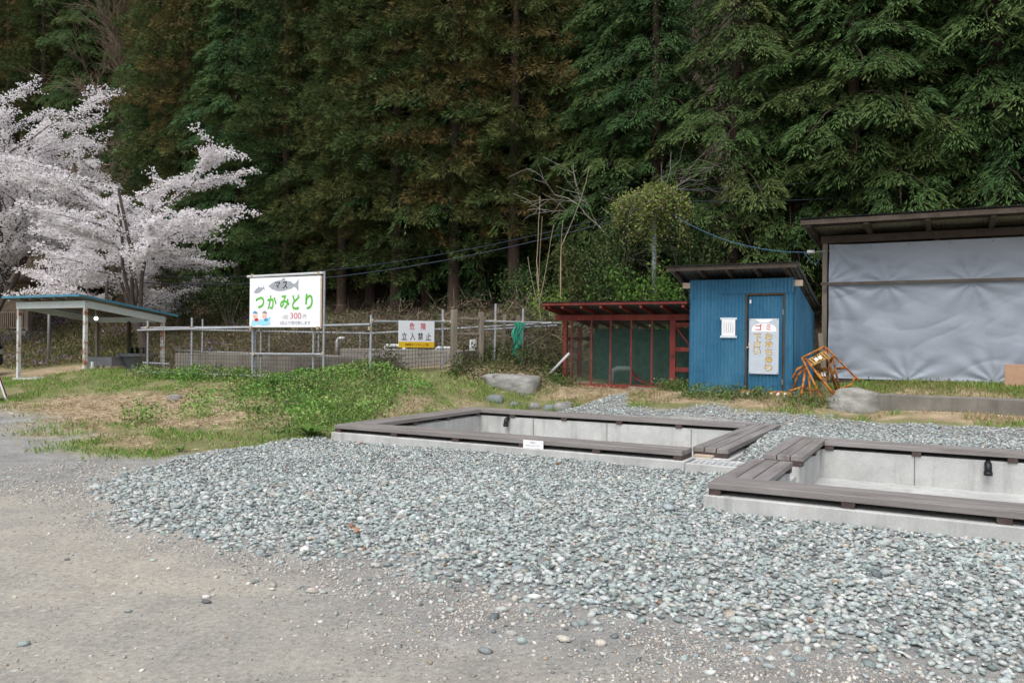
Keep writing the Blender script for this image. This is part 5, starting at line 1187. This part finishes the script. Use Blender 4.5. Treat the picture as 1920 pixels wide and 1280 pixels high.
# grass blades
def grass(name, label, n, area, accept, cols_fn, h, wd, flatness=.35):
    u, v = scatter(n, *area); keep = (rng.random(n) < accept(u, v)) & ~occupied(u, v)
    X = CT * u + ST * v; Y = -ST * u + CT * v; keep &= np.abs(X) < Y * .68 + 1.5
    u, v = u[keep], v[keep]; k = len(u); P = Wnp(u, v, Z(u, v) - .005); D = unit(np.concatenate([rng.normal(0, flatness, (k, 2)), np.ones((k, 1))], 1))
    L = rng.uniform(*h, k) * (.6 + .8 * fbm(u * 1.2, v * 1.2, 66)); V, F, c = kites(P, D, L, wd * rng.uniform(.7, 1.3, k), cols_fn(u, v, k)); print(name, k)
    return tag(link(name, mesh_np(name, V, F, c), M_GRASS), label, 'grass', kind='stuff')
def gcols(u, v, k):
    s = straw_mask(u, v)[:, None] > rng.random((k, 1)) * .9 + .1
    return np.where(s, palette(k, [(.42, .33, .20), (.34, .26, .15), (.30, .28, .13)]), palette(k, [(.13, .26, .045), (.18, .32, .06), (.25, .33, .09), (.36, .33, .16)], [5, 4, 3, 1.8]))
free = lambda u, v: veg_mask(u, v) * (1 - gravel_mask(u, v))
grass('grass', 'short patchy grass on the mound, lawn and bank', 230000, (-25, -8.2, 6, 16.5), lambda u, v: free(u, v) * (1 - .88 * straw_mask(u, v)) * sstep(.3, .6, fbm(u * 1.5, v * 1.5, 77)) * .5, gcols, (.035, .11), .014, .5)
grass('meadow_grass', 'grass and weeds growing round the coop, blue shed and tarp shed', 70000, (-9.5, 4, 13.6, 18), lambda u, v: free(u, v) * sstep(.42, .62, fbm(u * 1.3, v * 1.3, 79)) * .7, gcols, (.04, .14), .013, .5)
grass('ledge_grass', 'yellow-green grass on the ledge below the tarp', 16000, (-1.4, 4, 15.4, 18), lambda u, v: .5 + 0 * u, lambda u, v, k: palette(k, [(.20, .21, .06), (.15, .19, .05), (.30, .27, .11)]), (.04, .12), .012, .5)
# straw lying on the ground
u, v = scatter(60000, -18, -1, 7, 17.5); keep = (rng.random(len(u)) < straw_mask(u, v) * free(u, v) * .8) & ~occupied(u, v); u, v = u[keep], v[keep]; k = len(u)
D = unit(np.concatenate([rng.normal(0, 1, (k, 2)), rng.normal(.05, .12, (k, 1))], 1)); V, F, c = kites(Wnp(u, v, Z(u, v) + rng.uniform(.004, .03, k)), D, rng.uniform(.06, .22, k), .010, palette(k, [(.44, .35, .23), (.36, .28, .18), (.50, .42, .29), (.28, .21, .13)]))
tag(link('straw', mesh_np('straw', V, F, c), M_STRAW), 'dry cut straw strewn over the mound', 'straw', kind='stuff'); print('straw', k)
# leafy weeds on the slope, along the fence and by the shed
def weeds(name, label, centres, per, r, size, cols, hgt):
    n = len(centres); cu, cv = np.array([c[0] for c in centres]), np.array([c[1] for c in centres]); k = n * per
    u = np.repeat(cu, per) + rng.normal(0, r, k); v = np.repeat(cv, per) + rng.normal(0, r, k); keep = ~occupied(u, v); u, v = u[keep], v[keep]; k = len(u)
    hh = rng.random(k) ** 1.5 * hgt * (.4 + 1.2 * fbm(u * 1.6, v * 1.6, 88)); P = Wnp(u, v, Z(u, v) + hh); base = palette(n, cols, jit=.18); col = np.repeat(base, per, 0)[keep] * rng.uniform(.75, 1.3, (k, 1))
    V, F, c = kites(P, unit(rand_dir(k) + np.array([0, 0, .5])), rng.uniform(*size, k), rng.uniform(size[0] * .5, size[1] * .55, k), col); print(name, k)
    return tag(link(name, mesh_np(name, V, F, c), M_LEAF), label, 'weeds', kind='stuff')
cs = []
while len(cs) < 110:
    a, b = random.uniform(-13.2, -8.6), random.uniform(8.6, 13.4)
    if random.random() < math.exp(-((a + 10.2) / 1.5) ** 2 - ((b - 11.6) / 1.6) ** 2) + .10: cs.append((a, b))
for i in range(70): t = random.random(); cs.append((-17 + 7 * t, 12.65 + random.gauss(0, .2)))
weeds('slope_weeds', 'green leafy weeds on the slope beside the farther pond', cs, 130, .17, (.035, .075), [(.11, .24, .045), (.15, .30, .06), (.08, .16, .04), (.21, .31, .09), (.24, .26, .11)], .24)
cs = [(random.uniform(-10.6, -7.0), random.uniform(13.0, 16.8)) for _ in range(90)]; cs = [(a, b) for a, b in cs if b > 13.2 + (a + 10.2) * .9 + .2]
weeds('fence_weeds', 'dark brambles and ferns along the gate and fence', cs, 170, .22, (.04, .09), [(.045, .075, .025), (.07, .11, .03), (.09, .09, .04), (.05, .05, .025)], .42)
cs = [(random.uniform(-4.6, -1.6), random.uniform(14.9, 15.5)) for _ in range(38)] + [(random.uniform(-5.2, -4.55), random.uniform(15.7, 16.15)) for _ in range(16)] + [(random.uniform(-7.8, -7.0), random.uniform(15.3, 16.1)) for _ in range(10)]
weeds('shed_weeds', 'green weeds growing along the foot of the blue shed and coop', cs, 90, .11, (.03, .065), [(.08, .14, .035), (.11, .17, .05), (.15, .17, .07)], .2)
# dry vines and bramble thicket behind the tanks
u, v = scatter(15000, -19, -6.8, 16.4, 20.5); keep = ~occupied(u, v); u, v = u[keep], v[keep]; k = len(u)
P = Wnp(u, v, Z(u, v) + rng.random(k) ** 1.4 * 1.15 * (.3 + 1.1 * fbm(u * .8, v * .8, 95))); D = unit(rng.normal(0, 1, (k, 3)) * np.array([1, 1, .9]) + np.array([0, 0, -.1]))
V, F, c = kites(P, D, rng.uniform(.2, .8, k), .012, palette(k, [(.13, .10, .072), (.19, .15, .11), (.085, .066, .048), (.26, .215, .16)]))
q = rng.choice(k, 9000); V2, F2, c2 = kites(P[q] + rng.normal(0, .1, (9000, 3)), rand_dir(9000), .09, .05, palette(9000, [(.04, .075, .02), (.07, .11, .03), (.10, .085, .045)]))
V, F, c = merge([(V, F, c), (V2, F2, c2)]); tag(link('dry_thicket', mesh_np('dry_thicket', V, F, c), M_STRAW), 'tangled dry brown vines behind the tanks and fence', 'thicket', kind='stuff')
# bank behind the shelter with purple flowers; fallen leaves on the hill
u, v = scatter(60000, -38, -18.5, 16.2, 22.5); keep = rng.random(len(u)) < sstep(16.4, 17.4, v) * .75; u, v = u[keep], v[keep]; k = len(u); P = Wnp(u, v, Z(u, v) + rng.random(k) * .22)
fl_ = fbm(u * .6, v * .6, 101); col = palette(k, [(.08, .12, .03), (.14, .14, .06), (.22, .17, .10), (.30, .24, .16)], [3, 3, 3, 2]); pur = (fl_ > .55) & (rng.random(k) < .16); col[pur] = palette(int(pur.sum()), [(.28, .18, .40), (.36, .26, .48)])
V, F, c = kites(P, unit(rand_dir(k) + np.array([0, 0, .6])), rng.uniform(.06, .2, k), rng.uniform(.02, .05, k), col); tag(link('bank_weeds', mesh_np('bank_weeds', V, F, c), M_GRASS), 'weedy bank with purple flowers behind the shelter', 'weeds', kind='stuff')
u, v = scatter(12000, -34, 8, 20, 32); k = len(u); V, F, c = kites(Wnp(u, v, Z(u, v) + rng.uniform(.01, .08, k)), rand_dir(k), rng.uniform(.08, .22, k), rng.uniform(.04, .09, k), palette(k, [(.14, .10, .065), (.20, .14, .09), (.09, .065, .045), (.05, .08, .025)], [4, 3, 3, 1])); tag(link('fallen_leaves', mesh_np('fallen_leaves', V, F, c), M_STRAW), 'brown fallen leaves on the floor of the wood', 'leaf litter', kind='stuff')
# scrub on the far hillside to the left
u, v = scatter(26000, -75, -30, 23, 52); P = Wnp(u, v, Z(u, v) + rng.random(len(u)) ** 1.5 * 2.6 * (.25 + fbm(u * .35, v * .35, 111))); pxs = 960 + FPX * P[:, 0] / P[:, 1]; keep = (pxs > -40) & (pxs < 330); P = P[keep]; u = u[keep]; v = v[keep]; k = len(P)
tone = fbm(u * .22, v * .22, 113); cg = palette(k, [(.05, .075, .03), (.07, .09, .035), (.04, .06, .025)]); cbn = palette(k, [(.15, .11, .075), (.20, .15, .10), (.11, .085, .06)])
V, F, c = kites(P, unit(rand_dir(k) + np.array([0, 0, .4])), rng.uniform(.25, .7, k), rng.uniform(.06, .2, k), np.where((tone > .5)[:, None], cg, cbn)); tag(link('hillside_scrub', mesh_np('hillside_scrub', V, F, c), M_GRASS), 'brown and dark green scrub on the far hillside at the top left', 'scrub', kind='stuff')
# broad-leaved dock plants
def dock(label, u, v, s, n=14, seed=0):
    r_ = np.random.default_rng(seed); o = thing('dock_plant', label, 'plant', W(u, v, Zf(u, v)), 0, 'broad-leaved plants'); vs = []; fs = []; cl = []
    for i in range(n):
        a = i * 2.4 + r_.normal(0, .2); L = s * r_.uniform(.6, 1.1); el = r_.uniform(.35, 1.2); wv = L * .22; b = len(vs); c_ = np.array([.075, .15, .03]) * r_.uniform(.7, 1.5)
        for j in range(6):
            t = j / 5; w2 = wv * math.sin(math.pi * (.12 + .86 * t)) ; x = L * t * math.cos(el * (1 - .5 * t)); z = L * t * math.sin(el) * (1 - .45 * t * t) * 1.0
            for sgn in (-1, 0, 1): vs.append((math.cos(a) * x - math.sin(a) * w2 * sgn / 2, math.sin(a) * x + math.cos(a) * w2 * sgn / 2, z + abs(sgn) * w2 * .12)); cl.append(c_)
        fs += [(b + j * 3 + q, b + j * 3 + q + 1, b + j * 3 + q + 4, b + j * 3 + q + 3) for j in range(5) for q in (0, 1)]
    link('leaves', mesh_np('leaves', np.array(vs), np.array(fs), np.array(cl), True), M_LEAF, o)
dock('large broad-leaved dock plant beside the left corner of the farther pond', -8.65, 9.35, .36, 16, 1)
dock('broad-leaved dock plant on the slope below the pipe fence', -12.05, 11.9, .42, 14, 2)
dock('small dock plant at the gravel edge left of the farther pond', -9.0, 7.25, .15, 12, 3)
dock('dock plant low on the slope between fence and pond', -10.6, 10.1, .28, 14, 4)
